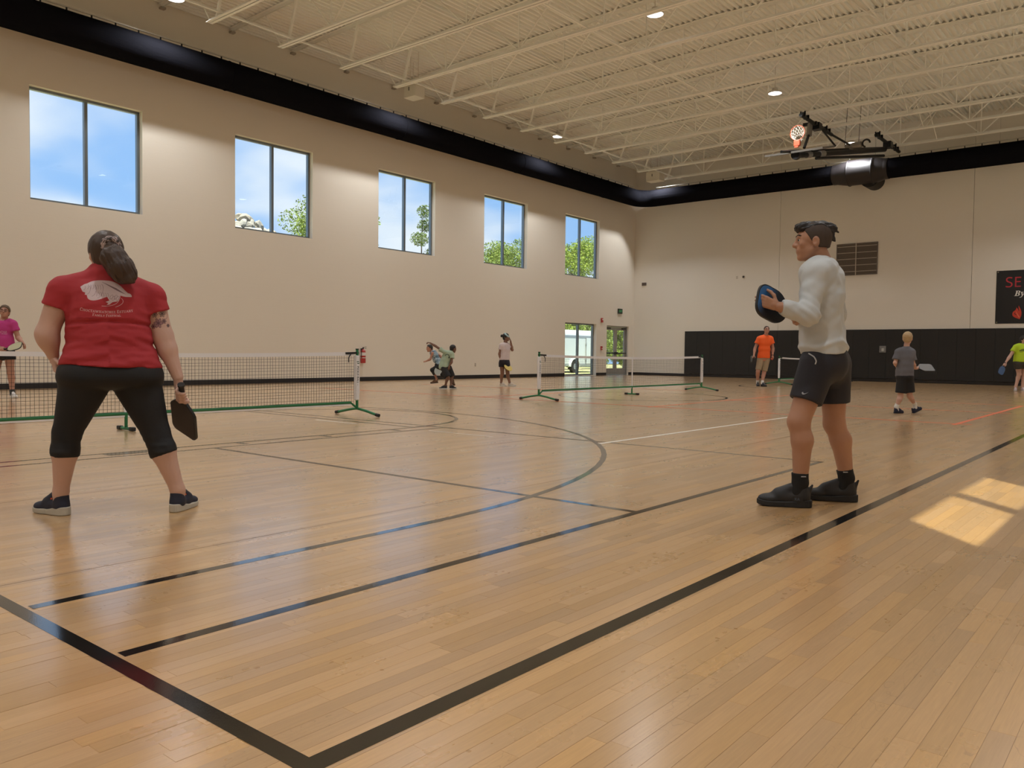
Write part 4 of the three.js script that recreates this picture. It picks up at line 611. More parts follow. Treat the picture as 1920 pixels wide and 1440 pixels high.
function person(o) {
  const J = { ...FIG[o.key], ...o.move }, k = o.k ?? 1, R = { ua: 0.05, el: 0.041, fa: 0.042, wr: 0.027, th: 0.088, kn: 0.06, ca: 0.056, an: 0.038, nk: 0.056, sh: 0.062, ...o.R };
  if (!o.R || !o.abs) for (const q in R) if (!(o.R && q in o.R)) R[q] *= k;
  const g = thing('person', o.label, 'person', [J.root[0], 0, J.root[1]], o.turn ?? FIG_TURN);
  const F = unit(o.F), S = unit(cross([0, 1, 0], F)), h = o.cell ?? 0.012, HF = headFrame(o.head ?? J.head, o.look ?? F, o.headUp), hk = o.hk ?? 1;
  const limbs = { A: ['shA', 'elA', 'wrA', 'haA', 'hipA', 'knA', 'anA'], B: ['shB', 'elB', 'wrB', 'haB', 'hipB', 'knB', 'anB'] };
  const body = o.rows.map(([c, hw, r, ry]) => ry ? flatRow(c, S, hw - 0.014 * k, r - 0.014 * k, ry - 0.01 * k) : row(c, S, hw - 0.014 * k, r - 0.014 * k));
  body.push(cap(J.shA, J.shB, R.sh * 0.9), cap(add(J.neck, [0, -0.05 * k, 0]), J.neck, R.nk * 1.25, R.nk));
  const calf = {};
  for (const q of ['A', 'B']) {
    const [sh, el, wr, , hip, kn, an] = limbs[q].map((n) => J[n]);
    body.push(cap(sh, el, R.ua, R.el), cap(el, mix(el, wr, 0.3), R.el, R.fa), cap(mix(el, wr, 0.3), wr, R.fa, R.wr));
    const mid = add(mix(kn, an, 0.3), F, -0.018 * k); calf[q] = mid;
    body.push(cap(hip, kn, R.th, R.kn), cap(kn, mid, R.kn * 0.97, R.ca), cap(mid, an, R.ca, R.an));
    body.push(cap(an, add([an[0], an[1] - 0.055 * k, an[2]], unit(o.toe[q]), 0.012), R.an, R.an * 0.9));
  }
  const geos = [skin(blend(body, 0.028 * k), h), skin(headSDF(HF, hk, J.neck, R.nk, o.soft ?? 1), o.headCell ?? h * 0.6)];
  for (const q of ['A', 'B']) { const hd = o.hands?.[q]; if (!hd) { geos.push(skin(openHand(J['wr' + q], sub(J['ha' + q], J['wr' + q]), F.map((v) => -v), q === 'A' ? 1 : -1, k), o.handCell ?? 0.007)); continue; } geos.push(skin(hd, o.handCell ?? 0.007)); }
  const bodyMesh = part('body', joinGeo(geos), o.skin, g);
  faceParts(HF, hk, g, o.brow ?? lin(0.02, 0.013, 0.01));
  // clothes
  const out = { g, J, HF, hk, bodyMesh, geos };
  const t = o.top;
  if (t) {
    const L = t.loose ?? 0.012, ps = o.rows.map(([c, hw, r, ry]) => ry ? flatRow(c, S, hw + L * 0.3, r + L * 0.3, ry + L * 0.3) : row(c, S, hw + L * 0.3, r + L * 0.3));
    ps.push(t.sleeve === 0 ? cap(mix(J.shA, J.shB, 0.25), mix(J.shA, J.shB, 0.75), R.sh * 0.8) : cap(J.shA, J.shB, R.sh + L * 0.5)); if (t.sleeve !== 0) for (const q of ['A', 'B']) ps.push(cap(add(J.neck, [0, -0.035 * k, 0]), mix(J.neck, J['sh' + q], 0.72), R.nk * 0.8, R.sh * 0.85)); if (t.yoke !== false) ps.push(cap(add(J.neck, [0, -0.045 * k, 0]), add(J.neck, [0, -0.075 * k, 0]), R.nk * 1.35, R.sh * 1.5));
    let shirt = blend(ps, t.k ?? 0.05 * k);
    const arms = [];
    for (const q of ['A', 'B']) { const sh = J['sh' + q], el = J['el' + q], wr = J['wr' + q];
      if (t.sleeve === 'long') { const e = mix(el, wr, 0.9), n = unit(sub(wr, el)); arms.push(cutBy(blend([cap(sh, el, R.ua + L * 1.1, R.el + L * 1.3), cap(el, wr, R.el + L * 1.3, R.wr + L * 0.9)], 0.02), [e, n])); }
      else if (t.sleeve > 0) { const e = mix(sh, el, t.sleeve), n = unit(sub(el, sh)); arms.push(cutBy(cap(sh, mix(sh, el, t.sleeve + 0.15), R.ua + L * 0.6, lerp(R.ua, R.el, t.sleeve) + L * (t.flare ?? 1.6)), [e, n])); } }
    shirt = blend([shirt, ...arms], 0.025 * k);
    shirt = cutBy(minus(shirt, cap(add(J.neck, F, 0.012 * k), add(J.neck, [0, 0.12, 0]), R.nk + (t.neck ?? 0.006), R.nk + 0.05)), [[0, t.hem, 0], unit([t.tilt ?? 0, -1, t.tiltZ ?? 0])]);
    if (t.fold) shirt = warp(shirt, t.fold);
    out.shirt = part(t.name ?? 't_shirt', skin(shirt, t.cell ?? h), t.mat, g);
  }
  const b = o.bottom;
  if (b) {
    const L = b.loose ?? 0.01, ps = (b.rows ?? o.rows.slice(-1)).map(([c, hw, r, ry]) => ry ? flatRow(c, S, hw + L * 0.2, r + L * 0.2, ry) : row(c, S, hw + L * 0.2, r + L * 0.2)), legs = [];
    for (const q of ['A', 'B']) { const hip = J['hip' + q], kn = J['kn' + q], an = J['an' + q];
      if (b.frac <= 1) { const e = mix(hip, kn, b.frac), n = unit(sub(kn, hip)); legs.push(cutBy(cap(hip, mix(hip, kn, b.frac + 0.12), R.th + L, lerp(R.th, R.kn, b.frac) + L * (b.flare ?? 1)), [e, n])); }
      else { const e = mix(kn, an, b.frac - 1), n = unit(sub(an, kn)); legs.push(cutBy(blend([cap(hip, kn, R.th + L, R.kn + L), cap(kn, calf[q], R.kn + L, R.ca + L), cap(calf[q], mix(calf[q], an, 0.5), R.ca + L, R.ca * 0.9 + L)], 0.02), [e, n])); } }
    let p = blend([blend(ps, 0.05), ...legs], b.k ?? 0.03 * k); p = cutBy(p, [[0, b.waist, 0], [0, 1, 0]]); if (b.fold) p = warp(p, b.fold);
    out.pants = part(b.name ?? 'shorts', skin(p, b.cell ?? h), b.mat, g);
  }
  for (const q of ['A', 'B']) {
    const an = J['an' + q], td = unit(o.toe[q]), yaw = Math.atan2(td[0], td[2]), s = o.shoe, kk = s.len / 0.28, up = (o.lift?.[q] ?? 0);
    const pos = [an[0] + td[0] * 0.08 * kk, up, an[2] + td[2] * 0.08 * kk];
    out['shoe' + q] = shoe(g, pos, yaw, s.len, s.upper, s.sole, { laces: s.laces, heel: s.heel, high: s.high, tab: s.tab, cell: s.cell, pitch: o.pitch?.[q] ?? 0 });
    if (o.sock) { const top = mix(an, J['kn' + q], o.sock.h); part('sock', skin(cutBy(blend([cap(an, top, R.an + 0.007, R.an + 0.009), cap(add([an[0], an[1] - 0.06, an[2]], td, 0.012), an, R.an + 0.006, R.an + 0.007)], 0.01), [top, unit(sub(J['kn' + q], an))]), 0.006), o.sock.mat, g); }
  }
  return out;
}
const fold = (a, fx, fy, fz, s = 0) => (x, y, z) => a * noise(x * fx + s, y * fy + s * 2, z * fz) + a * 0.5 * noise(x * fx * 2.1 + s, y * fy * 2.3, z * fz * 2 + 4);
const glassesOn = (P) => { const { HF, hk, g } = P, m = M(lin(0.03, 0.03, 0.035), 0.3), L = []; for (const s of [1, -1]) { const t = new THREE.TorusGeometry(0.022 * hk, 0.0022 * hk, 6, 20); t.applyMatrix4(new THREE.Matrix4().makeBasis(v3(HF.S), v3(HF.U), v3(HF.F)).setPosition(...HF.at(0.1, 0.006, s * 0.032, hk))); L.push(t, rod(HF.at(0.098, 0.008, s * 0.054, hk), HF.at(0.0, 0.008, s * 0.08, hk), 0.0018 * hk, 5)); } L.push(rod(HF.at(0.104, 0.01, 0.012, hk), HF.at(0.104, 0.01, -0.012, hk), 0.002 * hk, 5)); part('glasses', merge(L), m, g); };
const SKIN_A = MP(lin(0.56, 0.355, 0.28), 0.55), SKIN_B = MP(lin(0.40, 0.205, 0.125), 0.5), SKIN_C = MP(lin(0.44, 0.22, 0.15), 0.55), SKIN_D = MP(lin(0.17, 0.085, 0.055), 0.5), SKIN_E = MP(lin(0.55, 0.33, 0.25), 0.55);
const whiteShoe = M(lin(0.62, 0.60, 0.58), 0.6), whiteSole = M(lin(0.66, 0.64, 0.6), 0.6), blackShoe = M(lin(0.012, 0.012, 0.014), 0.55), blackSole = M(lin(0.01, 0.01, 0.011), 0.65), navyShoe = M(lin(0.014, 0.017, 0.035), 0.7), creamSole = M(lin(0.46, 0.43, 0.36), 0.7), whiteSock = M(lin(0.68, 0.66, 0.63), 0.8), blackSock = M(lin(0.006, 0.006, 0.006), 0.85);
const blackCloth = M(lin(0.0055, 0.0058, 0.007), 0.75), blackEdge = M(lin(0.008, 0.008, 0.009), 0.5), blackGrip = M(lin(0.01, 0.01, 0.01), 0.75);
const darkHair = M(lin(0.012, 0.008, 0.006), 0.55), brownHair = M(lin(0.045, 0.024, 0.015), 0.5);
{ // ------------------------------------------------ woman in red, seen from behind
  const red = M(lin(0.37, 0.022, 0.030), 0.8), x = -0.04, butt = [0.324, 0.724, 0.1], tip = [0.362, 0.423, -0.13];
  const dir = unit(sub(tip, butt)), gripC = add(butt, dir, 0.075), wrA = [-0.318, 0.883, -0.05], wrB = [0.312, 0.765, 0.03];
  const look = [-0.3, -0.05, -0.95];
  const P = person({ key: 'W', turn: 1.1397, label: 'woman in red t-shirt and black cropped leggings standing with her back turned, holding a paddle', F: [0, 0, -1], look, head: [-0.058, 1.448, -0.015], hk: 0.98, cell: 0.009, headCell: 0.006, handCell: 0.0042, skin: SKIN_A,
    R: { ua: 0.065, el: 0.055, fa: 0.05, wr: 0.031, th: 0.122, kn: 0.068, ca: 0.066, an: 0.037, nk: 0.066, sh: 0.062 },
    rows: [[[-0.045, 1.235, 0], 0.2, 0.11, 0.075], [[-0.043, 1.16, 0], 0.206, 0.14, 0.11], [[-0.04, 1.05, 0], 0.216, 0.15], [[-0.036, 0.95, 0], 0.216, 0.155, 0.12], [[-0.034, 0.865, 0.005], 0.246, 0.165, 0.09], [[-0.033, 0.80, 0.008], 0.258, 0.17, 0.08]],
    move: { neck: [-0.05, 1.375, 0], shA: [-0.266, 1.243, 0], shB: [0.176, 1.226, 0], elA: [-0.345, 1.0, -0.02], wrA, elB: [0.235, 0.996, 0], wrB, haB: gripC, hipA: [-0.17, 0.715, 0], hipB: [0.106, 0.715, 0], knA: [-0.252, 0.46, -0.02], knB: [0.196, 0.45, 0.04], anA: [-0.287, 0.125, -0.06], anB: [0.306, 0.12, 0.07] },
    hands: { A: openHand(wrA, [0.16, -0.95, -0.1], [1, 0.1, -0.2], 1, 0.95, [0.3, 0.45, 0.4]), B: gripHand(wrB, gripC, dir, 0.98, -1) },
    top: { mat: red, sleeve: 0.40, hem: 0.822, loose: 0.012, tilt: -0.04, neck: -0.002, cell: 0.0075, flare: 1.3, k: 0.045, fold: (X, Y, Z) => { const w = smooth(1.2, 1.05, Y) * 0.5 + 0.45; return w * (0.0075 * noise(X * 5 + 2, Y * 26 + X * 9 * Math.sign(X - x), Z * 4) + 0.004 * noise(X * 11, Y * 44 + 5, Z * 8)) - 0.014 * Math.exp(-(((Y - 1.07 + 0.35 * (X - x) * (X - x)) / 0.011) ** 2)) * smooth(-0.05, 0.1, Z); } },
    bottom: { name: 'leggings', mat: blackCloth, frac: 1.37, waist: 0.86, loose: 0.005, k: 0.018, cell: 0.008, rows: [[[-0.033, 0.815, 0.008], 0.26, 0.162, 0.07], [[-0.032, 0.755, 0.008], 0.268, 0.165, 0.062]], fold: (X, Y, Z) => 0.004 * noise(X * 9, Y * 50, Z * 9) * smooth(0.5, 0.42, Y) },
    toe: { A: [-0.62, 0, -0.78], B: [0.52, 0, -0.85] }, shoe: { len: 0.262, upper: navyShoe, sole: creamSole, heel: 0.02, high: 0.112, tab: 0, cell: 0.005 } });
  const { g, HF } = P;
  for (const q of ['A', 'B']) part('tongue', skin(cap([0, 0.085, -0.02], [0, 0.122, -0.045], 0.026, 0.02), 0.005), M(lin(0.75, 0.10, 0.03), 0.6), P['shoe' + q]);
  // hair drawn back into a ponytail
  part('hair', skin(hairCap(HF, 0.98, 0.013, 0.03, 0.75, 0.003, -0.075), 0.006), brownHair, g);
  const tailS = blend([cap([-0.028, 1.488, 0.1], [-0.015, 1.42, 0.135], 0.03, 0.062), cap([-0.015, 1.42, 0.135], [0.02, 1.36, 0.15], 0.064, 0.066), cap([0.02, 1.36, 0.15], [0.052, 1.308, 0.165], 0.066, 0.042), cap([0.02, 1.36, 0.15], [0.02, 1.31, 0.165], 0.05, 0.03), cap([0.02, 1.37, 0.15], [0.078, 1.335, 0.165], 0.05, 0.026)], 0.02);
  part('ponytail', skin(cutBy(warp(tailS, (X, Y, Z) => 0.008 * noise((X + Y * 0.5) * 85, Y * 6, Z * 60) + 0.005 * noise(X * 40, Y * 12, Z * 40)), [[0.05, 1.278, 0.17], unit([0.12, -1, 0])]), 0.0055), brownHair, g);
  const scr = new THREE.TorusGeometry(0.034, 0.017, 12, 36), sp = scr.attributes.position; for (let i = 0; i < sp.count; i++) { const a = Math.atan2(sp.getY(i), sp.getX(i)), q = 1 + 0.05 * Math.sin(a * 13) + 0.12 * noise(sp.getX(i) * 90, sp.getY(i) * 90, sp.getZ(i) * 90); sp.setXYZ(i, sp.getX(i) * q, sp.getY(i) * q, sp.getZ(i) * (1 + 0.12 * Math.sin(a * 9))); } scr.computeVertexNormals();
  const scrMap = dataTexture(64, 64, (i, j) => { const v = noise(i * 0.28, j * 0.28, 3.3) > 0.02 ? 70 : 190; return [v, v * 0.9, v * 0.88]; }, true);
  part('hair_scrunchie', scr.applyQuaternion(new THREE.Quaternion().setFromUnitVectors(new THREE.Vector3(0, 0, 1), v3(unit([0.15, -0.35, 1])))).translate(-0.028, 1.49, 0.1), M(0xffffff, 0.8, { map: scrMap }), g);
  // shirt print: a shell drawing over two lines of lettering
  const print = canvasTexture(1024, 768, (c, w, h) => {
    c.fillStyle = '#' + red.color.getHexString(); c.fillRect(0, 0, w, h);
    const pale = '#cdb9bb', ink = '#7d6467';
    c.fillStyle = pale; c.beginPath(); c.moveTo(40, 170); c.lineTo(110, 118); c.lineTo(170, 96); c.bezierCurveTo(260, 20, 420, 20, 560, 30); c.bezierCurveTo(690, 45, 760, 110, 830, 190); c.lineTo(900, 262); c.bezierCurveTo(960, 270, 975, 300, 970, 335); c.lineTo(880, 338); c.bezierCurveTo(820, 336, 790, 320, 760, 318); c.bezierCurveTo(770, 390, 720, 440, 660, 442); c.lineTo(620, 450); c.lineTo(560, 500); c.lineTo(510, 505); c.lineTo(545, 470); c.lineTo(490, 452); c.lineTo(560, 420); c.lineTo(520, 350); c.bezierCurveTo(440, 380, 330, 440, 250, 430); c.bezierCurveTo(190, 425, 160, 390, 160, 330); c.lineTo(120, 320); c.lineTo(130, 280); c.lineTo(80, 260); c.closePath(); c.fill();
    c.strokeStyle = ink; c.lineWidth = 5; const line = (pts) => { c.beginPath(); c.moveTo(...pts[0]); for (let i = 1; i < pts.length; i++) c.quadraticCurveTo(...pts[i]); c.stroke(); };
    for (const [X, Y, r] of [[110, 190, 40], [180, 230, 80], [270, 240, 110], [380, 240, 140]]) { c.beginPath(); c.ellipse(X, Y, r * 0.45, r, 0.25, -1.5, 1.6); c.stroke(); }
    for (let i = 0; i < 9; i++) line([[430 + i * 14, 60 + i * 8], [560 + i * 26, 120 + i * 18, 700 + i * 20, 180 + i * 13]]);
    for (let i = 0; i < 7; i++) line([[180 + i * 42, 120], [200 + i * 44, 160 + (i % 2) * 30, 170 + i * 46, 210]]);
    for (let i = 0; i < 6; i++) line([[320 + i * 40, 250 + i * 6], [350 + i * 40, 290, 330 + i * 44, 350]]);
    for (let i = 0; i < 4; i++) { c.beginPath(); c.ellipse(600 + i * 38, 350 + (i % 2) * 24, 22, 46, 0.5, 0, 6.3); c.stroke(); }
    c.strokeStyle = pale; c.lineWidth = 7; c.beginPath(); c.moveTo(740, 400); c.bezierCurveTo(700, 510, 560, 540, 420, 530); c.stroke(); c.beginPath(); c.moveTo(780, 370); c.bezierCurveTo(850, 430, 800, 500, 670, 545); c.stroke();
    c.fillStyle = '#d8c3c4'; c.textAlign = 'center';
    const curved = (s, R, y0, sz) => { c.save(); let tot = 0; const ws = [...s].map((ch, i) => { c.font = `${i === 0 || s[i - 1] === ' ' ? sz * 1.25 : sz}px serif`; const w2 = c.measureText(ch).width + 2; tot += w2; return w2; }); let a = -tot / 2; [...s].forEach((ch, i) => { const m = a + ws[i] / 2, th = m / R; c.save(); c.translate(512 + m, y0 - (m * m) / (2 * R)); c.rotate(-th); c.font = `${i === 0 || s[i - 1] === ' ' ? sz * 1.25 : sz}px serif`; c.fillText(ch, 0, 0); c.restore(); a += ws[i]; }); c.restore(); };
    curved('CHOCTAWHATCHEE ESTUARY', 2600, 668, 62); curved('FAMILY FESTIVAL', 2600, 738, 54);
  });
  const px0 = -0.188, px1 = 0.086, py0 = 1.088, py1 = 1.302;
  part('shirt_print', patch(P.shirt.geometry, (c, n) => c[0] > px0 && c[0] < px1 && c[1] > py0 && c[1] < py1 && n[2] > 0.1, ([X, Y]) => [(X - px0) / (px1 - px0), (Y - py0) / (py1 - py0)], 0.0022), M(0xffffff, 0.8, { map: print }), P.shirt);
  const tattoo = canvasTexture(256, 256, (c, w, h) => { const skinHex = '#' + SKIN_A.color.getHexString(); c.fillStyle = skinHex; c.fillRect(0, 0, w, h); const r = rng(6);
    for (const [X, Y, R2, col] of [[110, 170, 46, '#6a4257'], [70, 90, 30, '#6d5a58'], [150, 80, 34, '#7b6964'], [170, 150, 24, '#5e4552'], [60, 200, 22, '#6a4257'], [215, 190, 16, '#57494c']]) for (let i = 0; i < 6; i++) { const a = i / 6 * 6.28; c.fillStyle = col; c.globalAlpha = 0.55; c.beginPath(); c.ellipse(X + Math.cos(a) * R2 * 0.55, Y + Math.sin(a) * R2 * 0.55, R2 * 0.5, R2 * 0.28, a, 0, 6.3); c.fill(); c.globalAlpha = 1; c.strokeStyle = '#4a3439'; c.lineWidth = 3; c.stroke(); }
    c.fillStyle = '#8d3a4a'; c.fillRect(70, 20, 26, 60); c.strokeStyle = '#4d3a3c'; c.beginPath(); c.moveTo(180, 60); c.bezierCurveTo(220, 80, 210, 120, 190, 130); c.stroke(); });
  const tx0 = 0.155, tx1 = 0.28, ty0 = 1.02, ty1 = 1.175;
  part('arm_tattoo', patch(P.geos[0], (c, n) => c[0] > tx0 && c[0] < tx1 && c[1] > ty0 && c[1] < ty1 && n[2] > 0.12, ([X, Y]) => [(X - tx0) / (tx1 - tx0), (Y - ty0) / (ty1 - ty0)], 0.0008), MP(0xffffff, 0.55, { map: tattoo }), P.bodyMesh);
  paddle('dark brown elongated paddle hanging from the right hand of the woman in red', butt, dir, unit(cross([0.61, -0.43, 0.67], dir)), 'long', { edge: blackEdge, face: M(lin(0.035, 0.025, 0.022), 0.7), grip: blackGrip }, g);
}
{ // ------------------------------------------------ man in pale long sleeves, in profile
  const J = FIG.M, shirt = MP(lin(0.52, 0.545, 0.55), 0.75, { sheen: 0.2 }), navy = M(lin(0.012, 0.012, 0.02), 0.7);
  const F = [-0.88, 0, -0.47], axis = unit([-0.82, 0.33, 0.47]), padC = [-0.338, 1.236, 0.16], butt = add(padC, axis, -0.255), gripC = add(butt, axis, 0.06), wrB = [-0.1, 1.155, -0.03], wrA = [-0.318, 1.222, 0.225];
  const P = person({ key: 'M', label: 'man in pale grey long-sleeved shirt and navy shorts standing in profile with a paddle', F, look: [-0.975, -0.02, -0.2], head: [-0.042, 1.64, 0.0], hk: 1.02, cell: 0.009, headCell: 0.0045, handCell: 0.004, skin: SKIN_B,
    R: { ua: 0.052, el: 0.045, fa: 0.045, wr: 0.03, th: 0.095, kn: 0.064, ca: 0.062, an: 0.042, nk: 0.057, sh: 0.07 },
    rows: [[[0.018, 1.42, 0], 0.2, 0.108], [[0.03, 1.305, 0], 0.2, 0.12], [[0.026, 1.18, 0], 0.186, 0.118], [[0.03, 1.056, 0], 0.176, 0.118], [[0.05, 0.955, 0], 0.178, 0.124]],
    move: { neck: [0.012, 1.515, 0], shA: [-0.075, 1.428, 0.155], elA: [-0.145, 1.178, 0.235], wrA, haA: J.haL, shB: [0.125, 1.44, -0.155], elB: [0.215, 1.2, -0.26], wrB, haB: J.haR, hipA: [-0.022, 0.87, 0.085], hipB: [0.138, 0.87, -0.085], knA: J.knL, anA: [-0.121, 0.15, 0.11], knB: J.knR, anB: [0.252, 0.15, -0.105] },
    hands: { A: openHand(wrA, [-0.9, 0.33, -0.1], [0.05, 0.1, -1], -1, 0.92, [0.12, 0.3, 0.5]), B: gripHand(wrB, gripC, axis.map((q) => -q), 1, 1) },
    top: { name: 'long_sleeved_shirt', mat: shirt, sleeve: 'long', hem: 0.945, loose: 0.016, tilt: 0.0, neck: 0.01, cell: 0.0075, k: 0.06, fold: (X, Y, Z) => { const ex = X + 0.145, ey = Y - 1.178, ez = Z - 0.235, el = Math.exp(-(ex * ex + ey * ey + ez * ez) / 0.012); return 0.0055 * el * Math.sin((X * 0.9 + Y * 1.1) * 105) + 0.011 * noise(X * 7 + Y * 5, Y * 6, Z * 9 + 3) + 0.006 * noise(X * 16 - Y * 11, Y * 15, Z * 15) + 0.01 * Math.exp(-(((Y - 1.0 - 0.02 * Math.sin(X * 20)) / 0.018) ** 2)); } },
    bottom: { mat: navy, frac: 0.64, waist: 0.985, loose: 0.017, flare: 1.25, k: 0.04, cell: 0.008, rows: [[[0.05, 0.955, 0], 0.16, 0.108], [[0.06, 0.88, 0], 0.168, 0.13]], fold: fold(0.003, 8, 6, 8) },
    sock: { mat: blackSock, h: 0.17 }, toe: { A: [-0.96, 0, -0.28], B: [-0.95, 0, -0.3] }, shoe: { len: 0.315, upper: blackShoe, sole: blackSole, laces: blackSock, heel: 0.012, high: 0.1, rake: -0.25, cell: 0.0055 } });
  const { g, HF } = P, B = [HF.S, HF.U, HF.F], at = (f, u, s) => HF.at(f, u, s, 1.02);
  part('faded_hair', skin(hairCap(HF, 1.02, 0.0035, 0.016, 0.62, 0.0012, -0.04), 0.0045), M(lin(0.055, 0.037, 0.027), 0.8), g);
  const topHair = blend([ell(at(-0.01, 0.075, 0), [0.066, 0.05, 0.1], B), ell(at(0.05, 0.085, 0), [0.055, 0.036, 0.05], B), cap(at(0.072, 0.082, -0.034), at(0.072, 0.082, 0.034), 0.022), cap(at(0.084, 0.094, -0.015), at(0.09, 0.09, 0.02), 0.012), cap(at(-0.06, 0.092, 0), at(-0.125, 0.082, 0), 0.032, 0.014), cap(at(-0.1, 0.095, 0.01), at(-0.146, 0.05, 0.012), 0.016, 0.004), cap(at(-0.095, 0.06, 0), at(-0.118, -0.01, 0), 0.034, 0.014)], 0.02);
  part('hair', skin(warp(cutBy(topHair, [at(0, 0.036, 0), unit(add(HF.U.map((q) => -q), HF.F, 0.3))]), (X, Y, Z) => 0.006 * noise(X * 26, Y * 60, Z * 95) + 0.004 * noise(X * 60, Y * 60, Z * 90)), 0.0045), darkHair, g);
  part('neckband', (() => { const t = new THREE.TorusGeometry(0.064, 0.006, 8, 40); t.rotateX(Math.PI / 2 - 0.22).rotateY(Math.atan2(F[0], F[2])); return t.translate(0.012, 1.508, 0); })(), M(lin(0.06, 0.06, 0.075), 0.8), P.shirt);
  part('shoulder_seam', tube([[0.05, 1.5, 0.06], [0.045, 1.46, 0.135], [0.02, 1.40, 0.172], [-0.005, 1.33, 0.19]], 0.0025, 20, 6), M(lin(0.28, 0.31, 0.33), 0.8), P.shirt);
  part('draw_cord', tube([[-0.1, 0.945, 0.14], [-0.082, 0.925, 0.18], [-0.072, 0.9, 0.19], [-0.076, 0.88, 0.188]], 0.004, 16, 6), M(lin(0.5, 0.52, 0.55), 0.7), P.pants);
  { const s = new THREE.Shape(); s.moveTo(0, 0); s.bezierCurveTo(0.006, -0.014, 0.02, -0.008, 0.046, 0.01); s.bezierCurveTo(0.02, -0.002, 0.01, -0.004, 0.008, 0.012); s.bezierCurveTo(0.0, 0.008, -0.003, 0.004, 0, 0);
    const mk = (w) => new THREE.ExtrudeGeometry(s, { depth: 0.0012, bevelEnabled: false, curveSegments: 8 }).scale(w, w, 1), wm = M(lin(0.35, 0.36, 0.38), 0.5);
    const onSurf = (geo, sdfGeo, X, Y, n) => { // drop a small mark on the nearest camera-facing point of a garment
      const p = sdfGeo.attributes.position, nn = sdfGeo.attributes.normal; let best = -1, bd = 1e9; for (let i = 0; i < p.count; i++) { if (nn.getZ(i) < 0.15) continue; const d = (p.getX(i) - X) ** 2 + (p.getY(i) - Y) ** 2; if (d < bd) { bd = d; best = i; } }
      const q = [p.getX(best), p.getY(best), p.getZ(best)], m = unit([nn.getX(best), nn.getY(best), nn.getZ(best)]); return geo.applyMatrix4(new THREE.Matrix4().makeBasis(v3(unit(cross([0, 1, 0], m))), v3(unit(cross(m, unit(cross([0, 1, 0], m))))), v3(m)).setPosition(...add(q, m, 0.002))); };
    part('swoosh_mark', onSurf(mk(0.85), P.pants.geometry, -0.152, 0.7), wm, P.pants);
    const lm = canvasTexture(128, 64, (c) => { c.fillStyle = '#141416'; c.fillRect(0, 0, 128, 64); c.fillStyle = '#3a4454'; c.font = 'bold 52px sans-serif'; c.fillText('KA', 22, 50); });
    const sh = P.shoeA, tag2 = new THREE.PlaneGeometry(0.06, 0.03); part('side_mark', tag2.rotateY(-Math.PI / 2 - 0.1 + Math.PI).translate(0.052, 0.055, -0.075), M(0xffffff, 0.6, { map: lm }), sh);
    const sockMark = M(lin(0.4, 0.4, 0.42), 0.6); for (const [q, dx] of [['A', 0.0], ['B', -0.03]]) { const an = P.J['an' + q]; part('sock_mark', rbox(0.03, 0.006, 0.003, 0.001, an[0] + dx, an[1] + 0.045, an[2] + 0.054), sockMark, g); } }
  const face = canvasTexture(512, 512, (c, w, h) => { const gr = c.createLinearGradient(0, 0, w, h); gr.addColorStop(0, '#1d5f9c'); gr.addColorStop(0.28, '#1d5f9c'); gr.addColorStop(0.46, '#141a26'); gr.addColorStop(1, '#0d0e12'); c.fillStyle = gr; c.fillRect(0, 0, w, h); });
  const pd = paddle('black and blue rounded paddle held up by the man in pale shirt', butt, axis, [0.42, 0.15, 0.88], 'round', { edge: blackEdge, face: M(lin(0.016, 0.018, 0.024), 0.4), grip: blackGrip }, g);
  { const f = pd.children.find((q) => q.name === 'paddle_face'), p = f.geometry.attributes.position, uv = f.geometry.attributes.uv; for (let i = 0; i < p.count; i++) uv.setXY(i, (p.getX(i) + 0.47) / 0.26, (p.getY(i) - 1.1) / 0.26); f.material = M(0xffffff, 0.35, { map: face }); }
}
